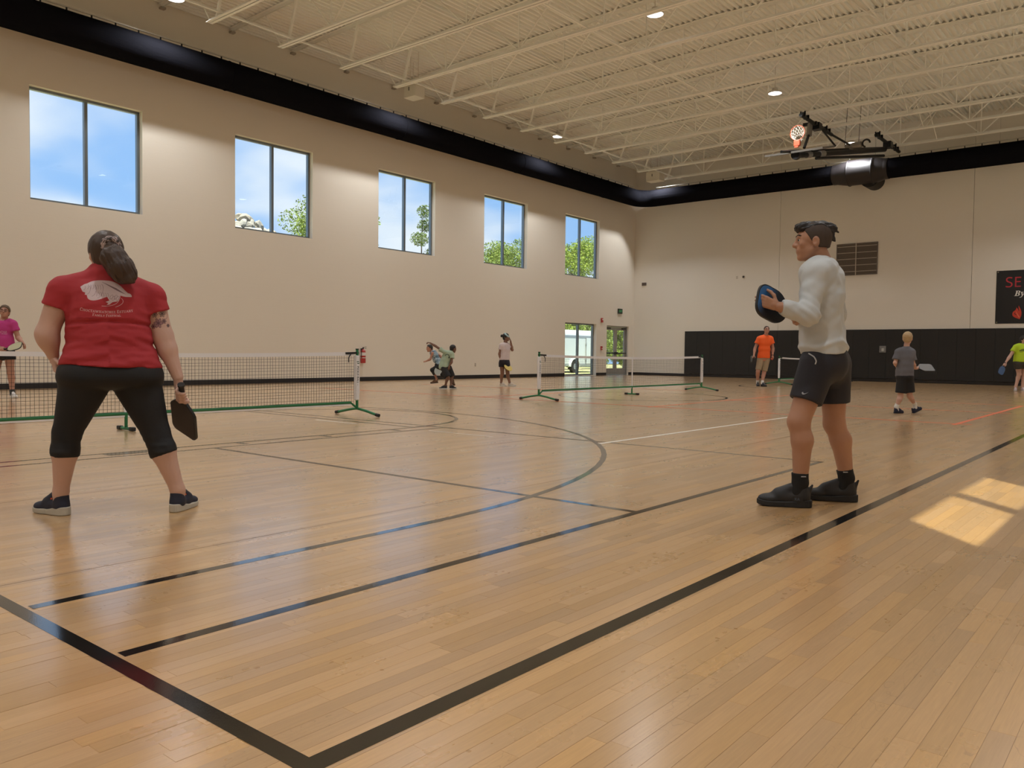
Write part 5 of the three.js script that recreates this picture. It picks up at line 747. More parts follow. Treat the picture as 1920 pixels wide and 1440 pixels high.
{ // ------------------------------------------------ man in orange
  const J = FIG.O, F = [0.05, 0, 1];
  const P = person({ key: 'O', label: 'man in bright orange t-shirt and khaki shorts walking in front of the wall pads', F, look: [-0.05, 0.22, 1], headUp: [0, 1, 0], head: [0.216, 1.77, 0.02], cell: 0.015, headCell: 0.008, skin: SKIN_C, R: { th: 0.095, ua: 0.052 },
    rows: [[[0.172, 1.47, 0], 0.2, 0.11], [[0.17, 1.36, 0], 0.195, 0.13], [[0.162, 1.17, 0], 0.185, 0.135], [[0.152, 1.0, 0], 0.188, 0.135], [[0.148, 0.89, 0], 0.19, 0.135]],
    move: { neck: [0.2, 1.615, 0], shA: [-0.02, 1.5, 0], shB: [0.365, 1.505, 0], knA: [-0.035, 0.46, 0.04], hipA: [0.05, 0.85, 0], hipB: [0.235, 0.85, 0], anA: [0.0, 0.13, -0.08], anB: [0.075, 0.12, 0.14] },
    hands: { A: gripHand([-0.195, 0.966, 0.1], [-0.21, 0.91, 0.13], [0.1, 0.1, 1], 1, 1), B: gripHand([0.397, 0.965, 0.08], [0.385, 0.9, 0.1], [0.2, 0.1, 1], 1, -1) },
    top: { mat: M(lin(0.86, 0.115, 0.014), 0.8), sleeve: 0.52, hem: 0.89, loose: 0.02, flare: 2.2, fold: fold(0.005, 6, 7, 6) }, bottom: { mat: M(lin(0.34, 0.26, 0.165), 0.85), frac: 0.86, waist: 0.94, loose: 0.014, flare: 1.5, k: 0.012, rows: [[[0.148, 0.9, 0], 0.182, 0.13, 0.08]], fold: fold(0.004, 9, 5, 9) },
    sock: { mat: whiteSock, h: 0.2 }, toe: { A: [-0.2, 0, 1], B: [0.25, 0, 1] }, shoe: { len: 0.29, upper: blackShoe, sole: blackSole, cell: 0.01 } });
  part('hair', skin(hairCap(P.HF, 1, 0.008, 0.0, 0.9, 0.004), 0.008), M(lin(0.03, 0.02, 0.015), 0.7), P.g); glassesOn(P);
  part('wrist_band', new THREE.TorusGeometry(0.031, 0.008, 8, 24).rotateX(Math.PI / 2).translate(0.402, 0.99, 0.075), blackGrip, P.g);
  paddle('black paddle edge showing in the hand of the man in orange', [-0.215, 0.9, 0.2], [0.03, -0.15, -1], [1, 0, 0], 'long', { edge: blackEdge, face: M(lin(0.02, 0.02, 0.02), 0.5), grip: blackGrip }, P.g);
  { const b = thing('pickleball', 'small reddish ball in the hand of the man in orange', 'ball', [P.g.position.x, 0, P.g.position.z], FIG_TURN), holes = []; part('ball_shell', new THREE.SphereGeometry(0.037, 24, 16).translate(0.375, 0.868, 0.11), M(lin(0.6, 0.12, 0.08), 0.5), b); for (let i = 0; i < 12; i++) { const y = 1 - (i + 0.5) / 6, a = i * 2.4, r = Math.sqrt(1 - y * y); holes.push(new THREE.SphereGeometry(0.006, 8, 6).translate(0.375 + Math.cos(a) * r * 0.0345, 0.868 + y * 0.0345, 0.11 + Math.sin(a) * r * 0.0345)); } part('ball_holes', merge(holes), M(lin(0.12, 0.03, 0.02), 0.8), b); }
}
{ // ------------------------------------------------ woman in pink at the left edge
  const J = FIG.K, F = [0.25, 0, 1], pink = M(lin(0.50, 0.04, 0.22), 0.8);
  const P = person({ key: 'K', label: 'woman in pink t-shirt and black shorts beyond the nearest net at the left edge', F, look: [0.35, 0.12, 0.95], head: [-0.1, 1.6, 0.02], cell: 0.014, headCell: 0.008, skin: SKIN_C, R: { th: 0.09 },
    rows: [[[-0.14, 1.37, 0], 0.18, 0.105], [[-0.142, 1.28, 0], 0.18, 0.13], [[-0.14, 1.1, 0], 0.17, 0.13], [[-0.135, 0.98, 0], 0.175, 0.13], [[-0.135, 0.86, 0], 0.18, 0.13]],
    move: { neck: [-0.125, 1.465, 0], shA: [-0.325, 1.375, 0], shB: [0.05, 1.375, 0], anA: [-0.3, 0.12, 0], anB: [0.01, 0.12, 0], knA: [-0.28, 0.48, 0.02], elB: [0.12, 1.12, -0.02], hipA: [-0.235, 0.82, 0], hipB: [-0.04, 0.82, 0] },
    hands: { A: gripHand([-0.03, 0.905, 0.29], [0.02, 0.895, 0.3], [1, 0.2, 0], 1, 1), B: openHand([0.32, 1.035, 0.18], [0.7, -0.6, 0.3], [-0.6, -0.4, 0.5], 1, 0.95) },
    top: { mat: pink, sleeve: 0.5, hem: 0.885, loose: 0.018, flare: 2, neck: 0.03, fold: fold(0.005, 7, 7, 7, 3) }, bottom: { mat: blackCloth, frac: 0.33, waist: 0.92, loose: 0.018, flare: 1.5, rows: [[[-0.135, 0.86, 0], 0.17, 0.125]] },
    sock: { mat: M(lin(0.05, 0.05, 0.05), 0.8), h: 0.1 }, toe: { A: [-0.1, 0, 1], B: [0.75, 0, 0.66] }, shoe: { len: 0.255, upper: whiteShoe, sole: whiteSole, cell: 0.009 } });
  part('hair', skin(hairCap(P.HF, 1, 0.012, 0.02, 0.8, 0.004), 0.008), M(lin(0.10, 0.06, 0.03), 0.7), P.g); glassesOn(P);
  const map = canvasTexture(512, 160, (c, w, h) => { c.fillStyle = '#' + pink.color.getHexString(); c.fillRect(0, 0, w, h); c.fillStyle = '#d7a3c4'; c.font = '100px sans-serif'; c.textAlign = 'center'; c.fillText('FREEDOM', w / 2, 108, 490); c.fillRect(330, 124, 150, 10); });
  const a0 = -0.30, a1 = 0.0, b0 = 1.165, b1 = 1.265; part('shirt_print', patch(P.shirt.geometry, (c, n) => c[0] > a0 && c[0] < a1 && c[1] > b0 && c[1] < b1 && n[2] > 0.3, ([X, Y]) => [(X - a0) / (a1 - a0), (Y - b0) / (b1 - b0)], 0.003), M(0xffffff, 0.8, { map }), P.shirt);
  paddle('pale yellow and blue paddle held flat by the woman in pink', [-0.005, 0.885, 0.3], unit([1, 0.27, -0.06]), [0.0, 0.75, 0.66], 'round', { edge: blackEdge, face: M(lin(0.45, 0.42, 0.24), 0.5), grip: blackGrip }, P.g);
}
{ // ------------------------------------------------ boy in pale green, leaning, arm flung back
  const J = FIG.G, F = unit([0.75, -0.1, -0.65]), Fl = [0.75, 0, -0.65], mint = M(lin(0.36, 0.45, 0.33), 0.8);
  const P = person({ key: 'G', k: 0.72, hk: 0.84, label: 'boy in pale green t-shirt and dark shorts lunging with one arm flung back', F: Fl, look: [0.8, -0.12, -0.55], head: [0.15, 1.04, 0], cell: 0.012, headCell: 0.008, handCell: 0.006, skin: SKIN_D,
    rows: [[[0.04, 0.91, 0], 0.145, 0.085], [[0.0, 0.84, 0], 0.145, 0.1], [[-0.04, 0.74, 0], 0.138, 0.105], [[-0.07, 0.63, 0], 0.142, 0.11], [[-0.075, 0.56, 0], 0.145, 0.115]],
    move: { shA: [-0.09, 0.965, 0.08], shB: [0.13, 0.89, 0.06], neck: [0.09, 0.965, 0], anA: [-0.03, 0.1, 0.08], anB: [0.1, 0.1, -0.05] }, hands: { A: openHand(J.wrA, [-0.9, 0.15, 0], [-0.2, -0.9, 0.2], 1, 0.75, [0.6, 0.7, 0.5]), B: openHand(J.wrB, [-0.2, -0.95, 0.1], [-0.5, 0, -0.8], 1, 0.75) },
    top: { mat: mint, sleeve: 0.5, hem: 0.57, loose: 0.02, tilt: 0.3, flare: 2, fold: fold(0.006, 9, 9, 9) }, bottom: { mat: M(lin(0.014, 0.014, 0.016), 0.8), frac: 0.95, waist: 0.62, loose: 0.022, flare: 2, rows: [[[-0.06, 0.56, 0], 0.14, 0.11]] },
    toe: { A: [-0.85, 0, 0.4], B: [0.75, 0, 0.55] }, shoe: { len: 0.23, upper: blackShoe, sole: whiteSole, laces: whiteSock, cell: 0.008 } });
  part('hair', skin(hairCap(P.HF, 0.84, 0.008, 0.0, 0.85, 0.002), 0.008), darkHair, P.g);
  const map = canvasTexture(256, 256, (c, w, h) => { c.fillStyle = '#' + mint.color.getHexString(); c.fillRect(0, 0, w, h); c.strokeStyle = '#2e3d33'; c.lineWidth = 22; c.beginPath(); c.arc(120, 140, 80, 3.3, 6.2); c.stroke(); c.lineWidth = 10; c.beginPath(); c.arc(120, 140, 52, 3.4, 6.2); c.stroke(); c.fillStyle = '#2e3d33'; c.beginPath(); c.ellipse(196, 180, 26, 44, 0.3, 0, 6.3); c.fill(); });
  const a0 = -0.07, a1 = 0.1, b0 = 0.77, b1 = 0.94; part('shirt_print', patch(P.shirt.geometry, (c, n) => c[0] > a0 && c[0] < a1 && c[1] > b0 && c[1] < b1 && c[2] > 0 && n[2] > -0.2, ([X, Y]) => [(X - a0) / (a1 - a0), (Y - b0) / (b1 - b0)], 0.003), M(0xffffff, 0.8, { map }), P.shirt);
}
{ // ------------------------------------------------ boy in patterned tank top, mid stride behind him
  const J = FIG.J, F = [-0.9, 0, 0.4], weave = canvasTexture(256, 256, (c, w, h) => { c.fillStyle = '#8fa6b4'; c.fillRect(0, 0, w, h); const r = rng(12); for (let i = 0; i < 90; i++) { c.fillStyle = ['#3b5166', '#c6d2d8', '#5f7f96'][i % 3]; c.beginPath(); c.ellipse(r() * w, r() * h, 8 + r() * 16, 4 + r() * 8, r() * 3, 0, 6.3); c.fill(); } });
  weave.wrapS = weave.wrapT = THREE.RepeatWrapping;
  const P = person({ key: 'J', k: 0.7, hk: 0.82, label: 'boy in blue patterned tank top running left with both feet off the floor', F, look: [-0.9, -0.15, 0.4], head: [-0.44, 1.055, 0.02], cell: 0.012, headCell: 0.008, handCell: 0.006, skin: SKIN_C,
    rows: [[[-0.335, 0.93, 0], 0.125, 0.08], [[-0.3, 0.86, 0], 0.13, 0.095], [[-0.245, 0.74, 0], 0.125, 0.095], [[-0.19, 0.63, 0], 0.128, 0.1], [[-0.17, 0.57, 0], 0.13, 0.1]], move: { neck: [-0.375, 0.985, 0] },
    hands: { A: gripHand(J.wrA, [-0.57, 0.685, 0.14], [0.1, 0.2, 1], 0.75, 1, 0.018), B: gripHand(J.wrB, [-0.1, 0.66, -0.05], [0.5, 0.6, 0.6], 0.75, 1) },
    top: { name: 'tank_top', mat: M(0xffffff, 0.8, { map: weave }), sleeve: 0, yoke: false, hem: 0.56, tilt: -0.3, loose: 0.014, fold: fold(0.005, 9, 9, 9) }, bottom: { name: 'trousers', mat: M(lin(0.016, 0.018, 0.02), 0.8), frac: 1.55, waist: 0.66, loose: 0.014, rows: [[[-0.18, 0.6, 0], 0.128, 0.1], [[-0.17, 0.55, 0], 0.128, 0.1]] },
    toe: { A: [-0.95, 0, 0.3], B: [0.2, -0.2, -0.3] }, lift: { A: 0.1, B: 0.09 }, pitch: { A: 0.1, B: 0.6 }, shoe: { len: 0.22, upper: M(lin(0.12, 0.06, 0.03), 0.8), sole: M(lin(0.08, 0.045, 0.03), 0.8), high: 0.13, cell: 0.008 } });
  { const t = P.shirt.geometry, p = t.attributes.position, uv = []; for (let i = 0; i < p.count; i++) uv.push((p.getX(i) + p.getZ(i)) * 3, p.getY(i) * 3); t.setAttribute('uv', new THREE.Float32BufferAttribute(uv, 2)); }
  part('hair', skin(hairCap(P.HF, 0.82, 0.01, 0.0, 0.85, 0.003), 0.008), darkHair, P.g);
  paddle('white paddle with dark band between the two running boys', [-0.075, 0.63, -0.02], unit([-0.45, -0.72, 0.5]), [0.45, 0.2, 0.87], 'oval', { edge: M(lin(0.5, 0.5, 0.48), 0.5), face: M(lin(0.42, 0.45, 0.42), 0.5), grip: blackGrip }, P.g);
}
{ // ------------------------------------------------ girl with a headband
  const J = FIG.L, F = [0.75, 0, 0.66];
  const P = person({ key: 'L', k: 0.88, hk: 0.95, label: 'girl in pale pink t-shirt and blue headband standing with a hand to her mouth', F, look: [0.95, 0.02, 0.3], head: [-0.03, 1.4, 0], cell: 0.013, headCell: 0.008, handCell: 0.006, skin: MP(lin(0.22, 0.11, 0.07), 0.5),
    rows: [[[-0.05, 1.14, 0], 0.15, 0.09], [[-0.052, 1.05, 0], 0.155, 0.11], [[-0.058, 0.93, 0], 0.145, 0.105], [[-0.068, 0.83, 0], 0.15, 0.11], [[-0.074, 0.74, 0], 0.155, 0.115]], move: { shA: [-0.165, 1.165, 0.07], shB: [0.06, 1.155, -0.06], neck: [-0.047, 1.255, 0] },
    hands: { A: gripHand(J.wrA, [-0.135, 0.66, 0.09], unit([-0.24, 0.18, 0]), 0.85, 1), B: openHand([0.105, 1.28, 0.01], [-0.3, 0.95, 0.05], [-0.9, -0.1, 0.1], 1, 0.82, [0.3, 0.5, 0.4]) },
    top: { mat: M(lin(0.60, 0.50, 0.49), 0.8), sleeve: 0.5, hem: 0.75, loose: 0.018, flare: 2, fold: fold(0.005, 8, 8, 8, 5) }, bottom: { mat: M(lin(0.01, 0.011, 0.02), 0.8), frac: 0.36, waist: 0.79, loose: 0.02, flare: 1.6, rows: [[[-0.074, 0.74, 0], 0.15, 0.11], [[-0.074, 0.68, 0], 0.15, 0.11]] },
    toe: { A: [0.75, 0, 0.55], B: [0.9, 0, 0.35] }, shoe: { len: 0.25, upper: M(lin(0.55, 0.48, 0.40), 0.7), sole: whiteSole, laces: whiteSock, cell: 0.009 } });
  part('hair', skin(hairCap(P.HF, 0.95, 0.01, 0.03, 0.7, 0.003), 0.008), darkHair, P.g);
  part('hair_bun', skin(warp(ell(P.HF.at(-0.135, 0.045, 0, 0.95), [0.042, 0.042, 0.042]), fold(0.006, 50, 50, 50)), 0.007), darkHair, P.g);
  { const band = grow(hairCap(P.HF, 0.95, 0.014, 0.2, 0.2, 0, -0.05), 0.002), n = unit(add(P.HF.F, P.HF.U, 1.1)); part('headband', skin(cutBy(band, [P.HF.at(0.045, 0.085, 0, 0.95), n], [P.HF.at(0.018, 0.055, 0, 0.95), n.map((q) => -q)]), 0.006), M(lin(0.36, 0.5, 0.52), 0.8), P.g); }
  paddle('yellow paddle hanging from the hand of the girl with a headband', [-0.165, 0.69, 0.1], unit(sub(J.pad1, J.pad0)), [0.45, 0.55, 0.7], 'oval', { edge: M(lin(0.5, 0.4, 0.1), 0.5), face: M(lin(0.62, 0.48, 0.13), 0.5), grip: M(lin(0.5, 0.45, 0.4), 0.7) }, P.g);
}
{ // ------------------------------------------------ small boy in grey walking away
  const J = FIG.Y, F = [0.3, 0, -0.95];
  const P = person({ key: 'Y', k: 0.74, hk: 0.88, label: 'small blond boy in grey t-shirt and black shorts walking away with a paddle', F, look: [0.55, 0, -0.83], head: [0.025, 1.262, 0], cell: 0.01, headCell: 0.007, handCell: 0.005, skin: SKIN_E,
    rows: [[[-0.008, 1.02, 0], 0.135, 0.08], [[-0.008, 0.94, 0], 0.14, 0.095], [[-0.01, 0.83, 0], 0.132, 0.1], [[-0.008, 0.72, 0], 0.135, 0.1], [[-0.006, 0.62, 0], 0.137, 0.1]], move: { neck: [0.012, 1.125, 0], shA: [-0.125, 1.03, 0], shB: [0.108, 1.03, 0], elA: [-0.182, 0.85, 0.02], anB: [0.225, 0.15, -0.1] },
    hands: { A: openHand(J.wrA, [0.7, 0, -0.7], [0.5, 0.2, 0.4], 1, 0.75), B: gripHand(J.wrB, [0.262, 0.765, -0.18], [1, 0, -0.1], 0.78, 1) },
    top: { mat: M(lin(0.125, 0.125, 0.14), 0.85), sleeve: 0.72, hem: 0.625, loose: 0.02, flare: 2, fold: fold(0.006, 8, 6, 8, 2) }, bottom: { mat: blackCloth, frac: 0.8, waist: 0.68, loose: 0.022, flare: 1.8, rows: [[[-0.006, 0.62, 0], 0.135, 0.1]] },
    sock: { mat: whiteSock, h: 0.28 }, toe: { A: [0.85, 0, -0.4], B: [0.9, 0, -0.35] }, lift: { B: 0.03 }, pitch: { B: -0.35 }, shoe: { len: 0.215, upper: M(lin(0.012, 0.016, 0.04), 0.7), sole: M(lin(0.012, 0.014, 0.03), 0.7), laces: whiteSock, cell: 0.007 } });
  part('hair', skin(hairCap(P.HF, 0.88, 0.01, 0.0, 0.85, 0.007), 0.007), M(lin(0.42, 0.29, 0.15), 0.6), P.g);
  paddle('grey paddle held out by the small blond boy', [0.19, 0.77, -0.175], unit([1, 0.0, -0.05]), [0.1, 0.8, 0.6], 'long', { edge: blackEdge, face: M(lin(0.16, 0.15, 0.14), 0.6), grip: blackGrip }, P.g);
}
{ // ------------------------------------------------ woman in neon at the right edge
  const J = FIG.N, F = [-0.35, 0, 0.94], neon = M(lin(0.45, 0.62, 0.02), 0.8);
  const P = person({ key: 'N', label: 'woman in neon yellow t-shirt and dark shorts at the right edge', F, look: [0.3, -0.05, 0.95], head: [0.13, 1.52, 0.02], cell: 0.015, headCell: 0.009, skin: SKIN_E, R: { th: 0.1, ua: 0.055 },
    rows: [[[0.1, 1.29, 0], 0.2, 0.12], [[0.095, 1.2, 0], 0.2, 0.145], [[0.085, 1.06, 0], 0.195, 0.15], [[0.08, 0.95, 0], 0.2, 0.155], [[0.08, 0.84, 0], 0.205, 0.155]], move: { neck: [0.125, 1.395, 0], shA: [-0.1, 1.31, 0], shB: [0.3, 1.31, 0] },
    hands: { A: gripHand(J.wrA, [-0.455, 0.78, 0.06], unit([-0.17, -0.35, 0.05]), 1, 1), B: null },
    top: { mat: neon, sleeve: 0.5, hem: 0.865, loose: 0.02, flare: 2, fold: fold(0.006, 6, 6, 6, 7) }, bottom: { mat: M(lin(0.045, 0.04, 0.032), 0.8), frac: 0.5, waist: 0.9, loose: 0.022, flare: 1.6, rows: [[[0.08, 0.84, 0], 0.2, 0.15]] },
    toe: { A: [-0.6, 0, 0.8], B: [-0.2, 0, 1] }, shoe: { len: 0.255, upper: M(lin(0.55, 0.45, 0.47), 0.7), sole: whiteSole, cell: 0.01 } });
  part('hair', skin(blend([hairCap(P.HF, 1, 0.014, 0.02, 0.75, 0.004), cap(P.HF.at(-0.06, -0.02, 0.06), P.HF.at(-0.06, -0.13, 0.075), 0.04, 0.03), cap(P.HF.at(-0.06, -0.02, -0.06), P.HF.at(-0.06, -0.13, -0.075), 0.04, 0.03)], 0.02), 0.009), darkHair, P.g);
  const map = canvasTexture(256, 256, (c, w, h) => { c.fillStyle = '#' + neon.color.getHexString(); c.fillRect(0, 0, w, h); c.fillStyle = '#2c3a1c'; c.beginPath(); c.ellipse(128, 78, 90, 40, 0, Math.PI, 0); c.fill(); c.fillRect(14, 96, 228, 40); c.fillStyle = '#6d8a2a'; c.fillRect(40, 62, 150, 12); c.fillStyle = '#2c3a1c'; c.fillRect(20, 168, 90, 16); });
  const a0 = -0.06, a1 = 0.15, b0 = 1.1, b1 = 1.27; part('shirt_print', patch(P.shirt.geometry, (c, n) => c[0] > a0 && c[0] < a1 && c[1] > b0 && c[1] < b1 && n[2] > 0.2, ([X, Y]) => [(X - a0) / (a1 - a0), (Y - b0) / (b1 - b0)], 0.003), M(0xffffff, 0.8, { map }), P.shirt);
  paddle('blue paddle hanging from the hand of the woman in neon', [-0.425, 0.84, 0.06], unit([-0.42, -0.88, 0.05]), [0.2, -0.05, 0.97], 'round', { edge: M(lin(0.03, 0.06, 0.14), 0.5), face: M(lin(0.07, 0.15, 0.33), 0.5), grip: blackGrip }, P.g);
}

// ---------------------------------------------------------------- outside the window wall
{
  const soil = (() => { const a = tiled(71, 128), b = tiled(72, 32); return dataTexture(512, 512, (i, j) => { const v = 0.8 + a(i / 4, j / 4) * 0.3 + (b(i / 16, j / 16) - 0.5) * 0.3, g = smooth(0.4, 0.7, b(i / 16 + 9, j / 16)); return [lerp(196, 132, g) * v, lerp(184, 150, g) * v, lerp(150, 84, g) * v].map((q) => clamp(q, 0, 255)); }, true); })();
  soil.repeat.set(1 / 6, 1 / 6);
  const lawn = new THREE.BoxGeometry(90, 0.3, 120), uv = lawn.attributes.uv; for (let i = 0; i < uv.count; i++) uv.setXY(i, uv.getX(i) * 90, uv.getY(i) * 120);
  structure('ground_outside', lawn.translate(XL - WT - 45.01, -0.2, -20), M(0xffffff, 0.95, { map: soil }));
  structure('ground_right', box(60, 0.3, 120, XR + WT + 30.01, -0.2, -20), M(lin(0.3, 0.28, 0.22), 0.95));
}
{ // white enclosed trailer seen through the low window
  const white = MP(lin(0.56, 0.62, 0.64), 0.3, { clearcoat: 0.4 }), grey = M(lin(0.35, 0.38, 0.4), 0.4, { metalness: 0.6 }), tire = M(lin(0.02, 0.02, 0.022), 0.8);
  const g = thing('cargo_trailer', 'white enclosed cargo trailer parked outside the low window', 'trailer', [-26.6, -0.05, -36.6]);
  const W = 2.0, L = 5.4, s = new THREE.Shape(); s.moveTo(-W / 2, 0.4); s.lineTo(W / 2, 0.4); s.lineTo(W / 2, 2.0); s.quadraticCurveTo(W / 2, 2.28, W / 2 - 0.35, 2.3); s.lineTo(-W / 2 + 0.35, 2.3); s.quadraticCurveTo(-W / 2, 2.28, -W / 2, 2.0); s.closePath();
  part('trailer_body', new THREE.ExtrudeGeometry(s, { depth: L, bevelEnabled: true, bevelSize: 0.04, bevelThickness: 0.04, bevelSegments: 2 }).translate(0, 0, -L / 2), white, g);
  part('roof_trim', merge([box(0.03, 0.09, L, W / 2 + 0.045, 1.98, 0), box(0.03, 0.06, L, W / 2 + 0.045, 0.45, 0)]), grey, g);
  const door = part('side_door', rbox(0.04, 1.42, 0.82, 0.015, W / 2 + 0.05, 1.19, -1.25), white, g);
  for (const y of [0.75, 1.6]) part('hinge', rbox(0.04, 0.12, 0.08, 0.01, W / 2 + 0.08, y, -0.83), grey, door);
  part('door_seam', box(0.02, 1.45, 0.025, W / 2 + 0.072, 1.19, -0.83), M(lin(0.1, 0.11, 0.12), 0.6), door); part('latch', merge([box(0.04, 0.03, 0.2, W / 2 + 0.09, 1.08, -1.42), box(0.04, 0.14, 0.03, W / 2 + 0.09, 1.12, -1.34)]), grey, door);
  for (const z of [0.35]) for (const q of [1, -1]) { const w = part('wheel', new THREE.CylinderGeometry(0.34, 0.34, 0.2, 28).rotateZ(Math.PI / 2).translate(q * (W / 2 + 0.1), 0.34, z), tire, g); part('hub', new THREE.CylinderGeometry(0.17, 0.17, 0.22, 20).rotateZ(Math.PI / 2).translate(q * (W / 2 + 0.1), 0.34, z), grey, w); part('fender', new THREE.TorusGeometry(0.42, 0.03, 6, 24, Math.PI).scale(1, 1, 4).rotateY(Math.PI / 2).translate(q * (W / 2 + 0.1), 0.34, z), white, g); }
  part('tongue', merge([bar([-0.6, 0.42, L / 2], [0, 0.42, L / 2 + 1.1], 0.1, 0.1), bar([0.6, 0.42, L / 2], [0, 0.42, L / 2 + 1.1], 0.1, 0.1), rod([0, 0.04, L / 2 + 0.9], [0, 0.7, L / 2 + 0.9], 0.04, 10)]), darkMetal, g);
}
{ // heap of pale rubble seen through the second window
  const R = rng(777), mats = [lin(0.36, 0.35, 0.33), lin(0.28, 0.27, 0.255), lin(0.33, 0.30, 0.26), lin(0.18, 0.17, 0.155)].map((c) => M(c, 0.9));
  const g = thing('rubble_heap', 'heap of pale broken rock outside the second window', 'rock heap', [-32.5, -0.05, -20.6]);
  const h = 6.55, rad = 8.6, top = (a, t) => [Math.cos(a) * rad * t, h * (1 - Math.pow(t, 1.25)) * (1 + 0.05 * Math.sin(a * 3)), Math.sin(a) * rad * t];
  const core = new THREE.ConeGeometry(rad * 0.98, h * 0.95, 40, 6, true), p = core.attributes.position; for (let i = 0; i < p.count; i++) p.setY(i, p.getY(i) + h * 0.475);
  part('core', core.translate(0, -0.02, 0), mats[3], g);
  const rock = (seed) => { const q = new THREE.IcosahedronGeometry(1, 1), a = q.attributes.position; for (let i = 0; i < a.count; i++) { const x = a.getX(i), y = a.getY(i), z = a.getZ(i), k = 1 + 0.45 * noise(x * 1.3 + seed, y * 1.3, z * 1.3 + seed); a.setXYZ(i, x * k * 1.15, y * k * 0.75, z * k); } const f = q.index ? q.toNonIndexed() : q; f.computeVertexNormals(); return f; };
  const shapes = [1, 5, 9, 14].map(rock);
  for (let i = 0; i < 290; i++) {
    const t = Math.pow(i / 290, 0.7) * 0.62, a = i * 2.39996 + R() * 0.5, s = 0.13 + R() * 0.17 + t * 0.22, [x, y, z] = top(a, t);
    const m = part('rock', shapes[i % 4], mats[Math.floor(R() * 3.3)], g); m.position.set(x, y + s * 0.15, z); m.scale.setScalar(s); m.rotation.set(R() * 6, R() * 6, R() * 6);
  }
}
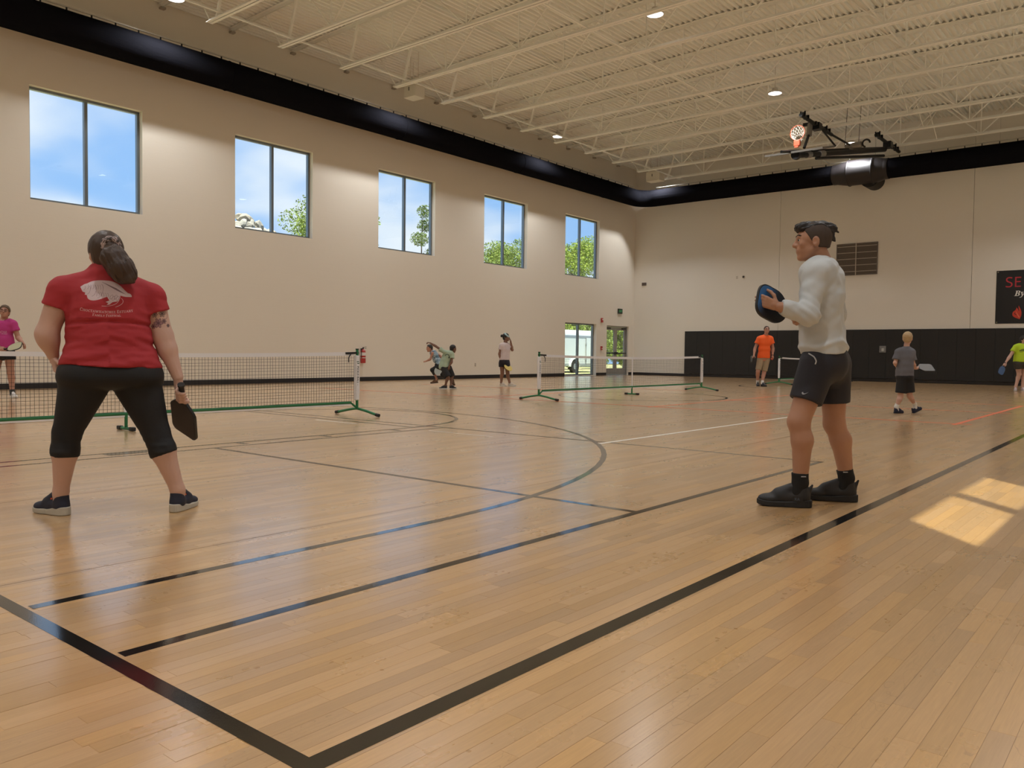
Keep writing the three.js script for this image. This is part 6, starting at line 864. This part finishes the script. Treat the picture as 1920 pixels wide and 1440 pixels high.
{ // trees and scrub beyond
  const bark = M(lin(0.12, 0.09, 0.065), 0.9), leafMat = MP(0xffffff, 0.8, { vertexColors: true, side: THREE.DoubleSide, transmission: 0.25, thickness: 0 });
  function tree(name, label, x, z, height, radius, base, leaves, size, tint, seed, category = 'tree') {
    const r = rng(seed), g = thing(name, label, category, [x, -0.05, z], 0, category === 'tree' ? 'trees beyond the window wall' : 'scrub beyond the window wall'), wood = [], tips = [];
    const lean = (r() - 0.5) * 0.5;
    let prev = [0, 0, 0]; for (let i = 1; i <= 6; i++) { const t = i / 6, q = [lean * t + (r() - 0.5) * 0.2, height * 0.8 * t, (r() - 0.5) * 0.2], w = (u) => lerp(0.03 + height * 0.009, 0.012, u); wood.push(rod(prev, q, w((i - 1) / 6), 7, w(t))); prev = q; }
    const nb = Math.max(6, Math.round(leaves / 130));
    for (let i = 0; i < nb; i++) { const t = 0.05 + 0.92 * i / nb, y0 = lerp(base, height * 0.88, t), a = i * 2.4 + r(), prof = Math.sin(Math.PI * clamp(0.18 + t * 0.75, 0, 1)), l = radius * (0.55 + 0.5 * r()) * prof + 0.15; const e = [lean * t + Math.cos(a) * l, y0 + l * (0.3 + 0.4 * r()), Math.sin(a) * l]; wood.push(rod([lean * t, y0, 0], e, 0.012 + 0.01 * radius, 5, 0.006)); tips.push([e, l], [[lerp(lean * t, e[0], 0.6), lerp(y0, e[1], 0.6) + 0.1, e[2] * 0.6], l * 0.8]); }
    part('trunk', merge(wood), bark, g);
    const pos = [], col = [];
    for (let i = 0; i < leaves * 6.5; i++) {
      const [c, l] = tips[Math.floor(r() * tips.length)], u = r() * 6.283, v = Math.acos(2 * r() - 1), q = Math.cbrt(r()) * (0.25 + 0.3 * Math.min(radius, 2.4));
      const px = c[0] + Math.cos(u) * Math.sin(v) * q, py = Math.min(c[1] + Math.cos(v) * q * 0.75, height), pz = c[2] + Math.sin(u) * Math.sin(v) * q, s = size * 0.42 * (0.6 + 0.8 * r());
      const a = new THREE.Vector3(r() - 0.5, r() - 0.5, r() - 0.5).normalize(), b = new THREE.Vector3(r() - 0.5, r() - 0.5, r() - 0.5).cross(a).normalize();
      const P = [[-1, 0], [0, 0.42], [1, 0], [0, -0.42]].map(([m, n]) => [px + (a.x * m + b.x * n) * s, py + (a.y * m + b.y * n) * s, pz + (a.z * m + b.z * n) * s]);
      const k = 0.7 + 0.6 * r(), yel = r() * 0.35; const cc = [(tint[0] + yel * 0.12) * k, tint[1] * k, tint[2] * k];
      for (const n of [0, 1, 2, 0, 2, 3]) { pos.push(...P[n]); col.push(...cc); }
    }
    const geo = new THREE.BufferGeometry(); geo.setAttribute('position', new THREE.Float32BufferAttribute(pos, 3)); geo.setAttribute('color', new THREE.Float32BufferAttribute(col, 3)); geo.computeVertexNormals();
    stuff(part('foliage', geo, leafMat, g)); return g;
  }
  const G1 = [0.17, 0.27, 0.045], G2 = [0.12, 0.2, 0.05], G3 = [0.22, 0.33, 0.04];
  tree('broad_tree', 'bright green leafy tree beside the rubble heap in the second window', -38, -29.4, 10.0, 2.6, 3, 2600, 0.2, G1, 1);
  tree('slender_tree', 'sparse slender tree in the right pane of the third window', -38, -36.9, 12.2, 1.1, 5, 560, 0.17, G2, 2);
  tree('leafy_tree', 'small green treetop at the foot of the third window', -42.5, -37.6, 8.4, 1.3, 3, 900, 0.18, G1, 3);
  tree('leafy_tree', 'green tree spreading across the fourth window', -38, -45.4, 9.6, 3.3, 2, 3600, 0.2, G1, 4);
  tree('leafy_tree', 'tall green tree spreading across the fifth window', -38.5, -55.2, 11.3, 3.3, 1.5, 4200, 0.21, G3, 6);
  const where = ['behind the trailer on its left', 'just above the trailer roof', 'behind the left door pane', 'behind the right door pane'];
  [[-31.5, -44.2], [-31.5, -47.6], [-31.5, -51.0], [-31.5, -54.4]].forEach(([x, z], i) => tree('scrub_bush', 'bright green scrub ' + where[i], x, z, 3.9 + 0.3 * (i % 2), 0.85, 0.1, 1900, 0.18, i % 2 ? G1 : G3, 20 + i, 'shrub'));
  [[-46.5, -62], [-46.5, -68.5], [-46.5, -75]].forEach(([x, z], i) => tree('forest_tree', ['dense green tree far behind the trailer', 'dense green tree far behind the left door pane', 'dense green tree far behind the right door pane'][i], x, z, 7.5 + i * 0.4, 2.6, 0.2, 3200, 0.24, i % 2 ? G3 : G1, 40 + i));
}

scene.traverse((o) => { if (o.isMesh) { o.castShadow = true; o.receiveShadow = true; } });
renderer.render(scene, camera);
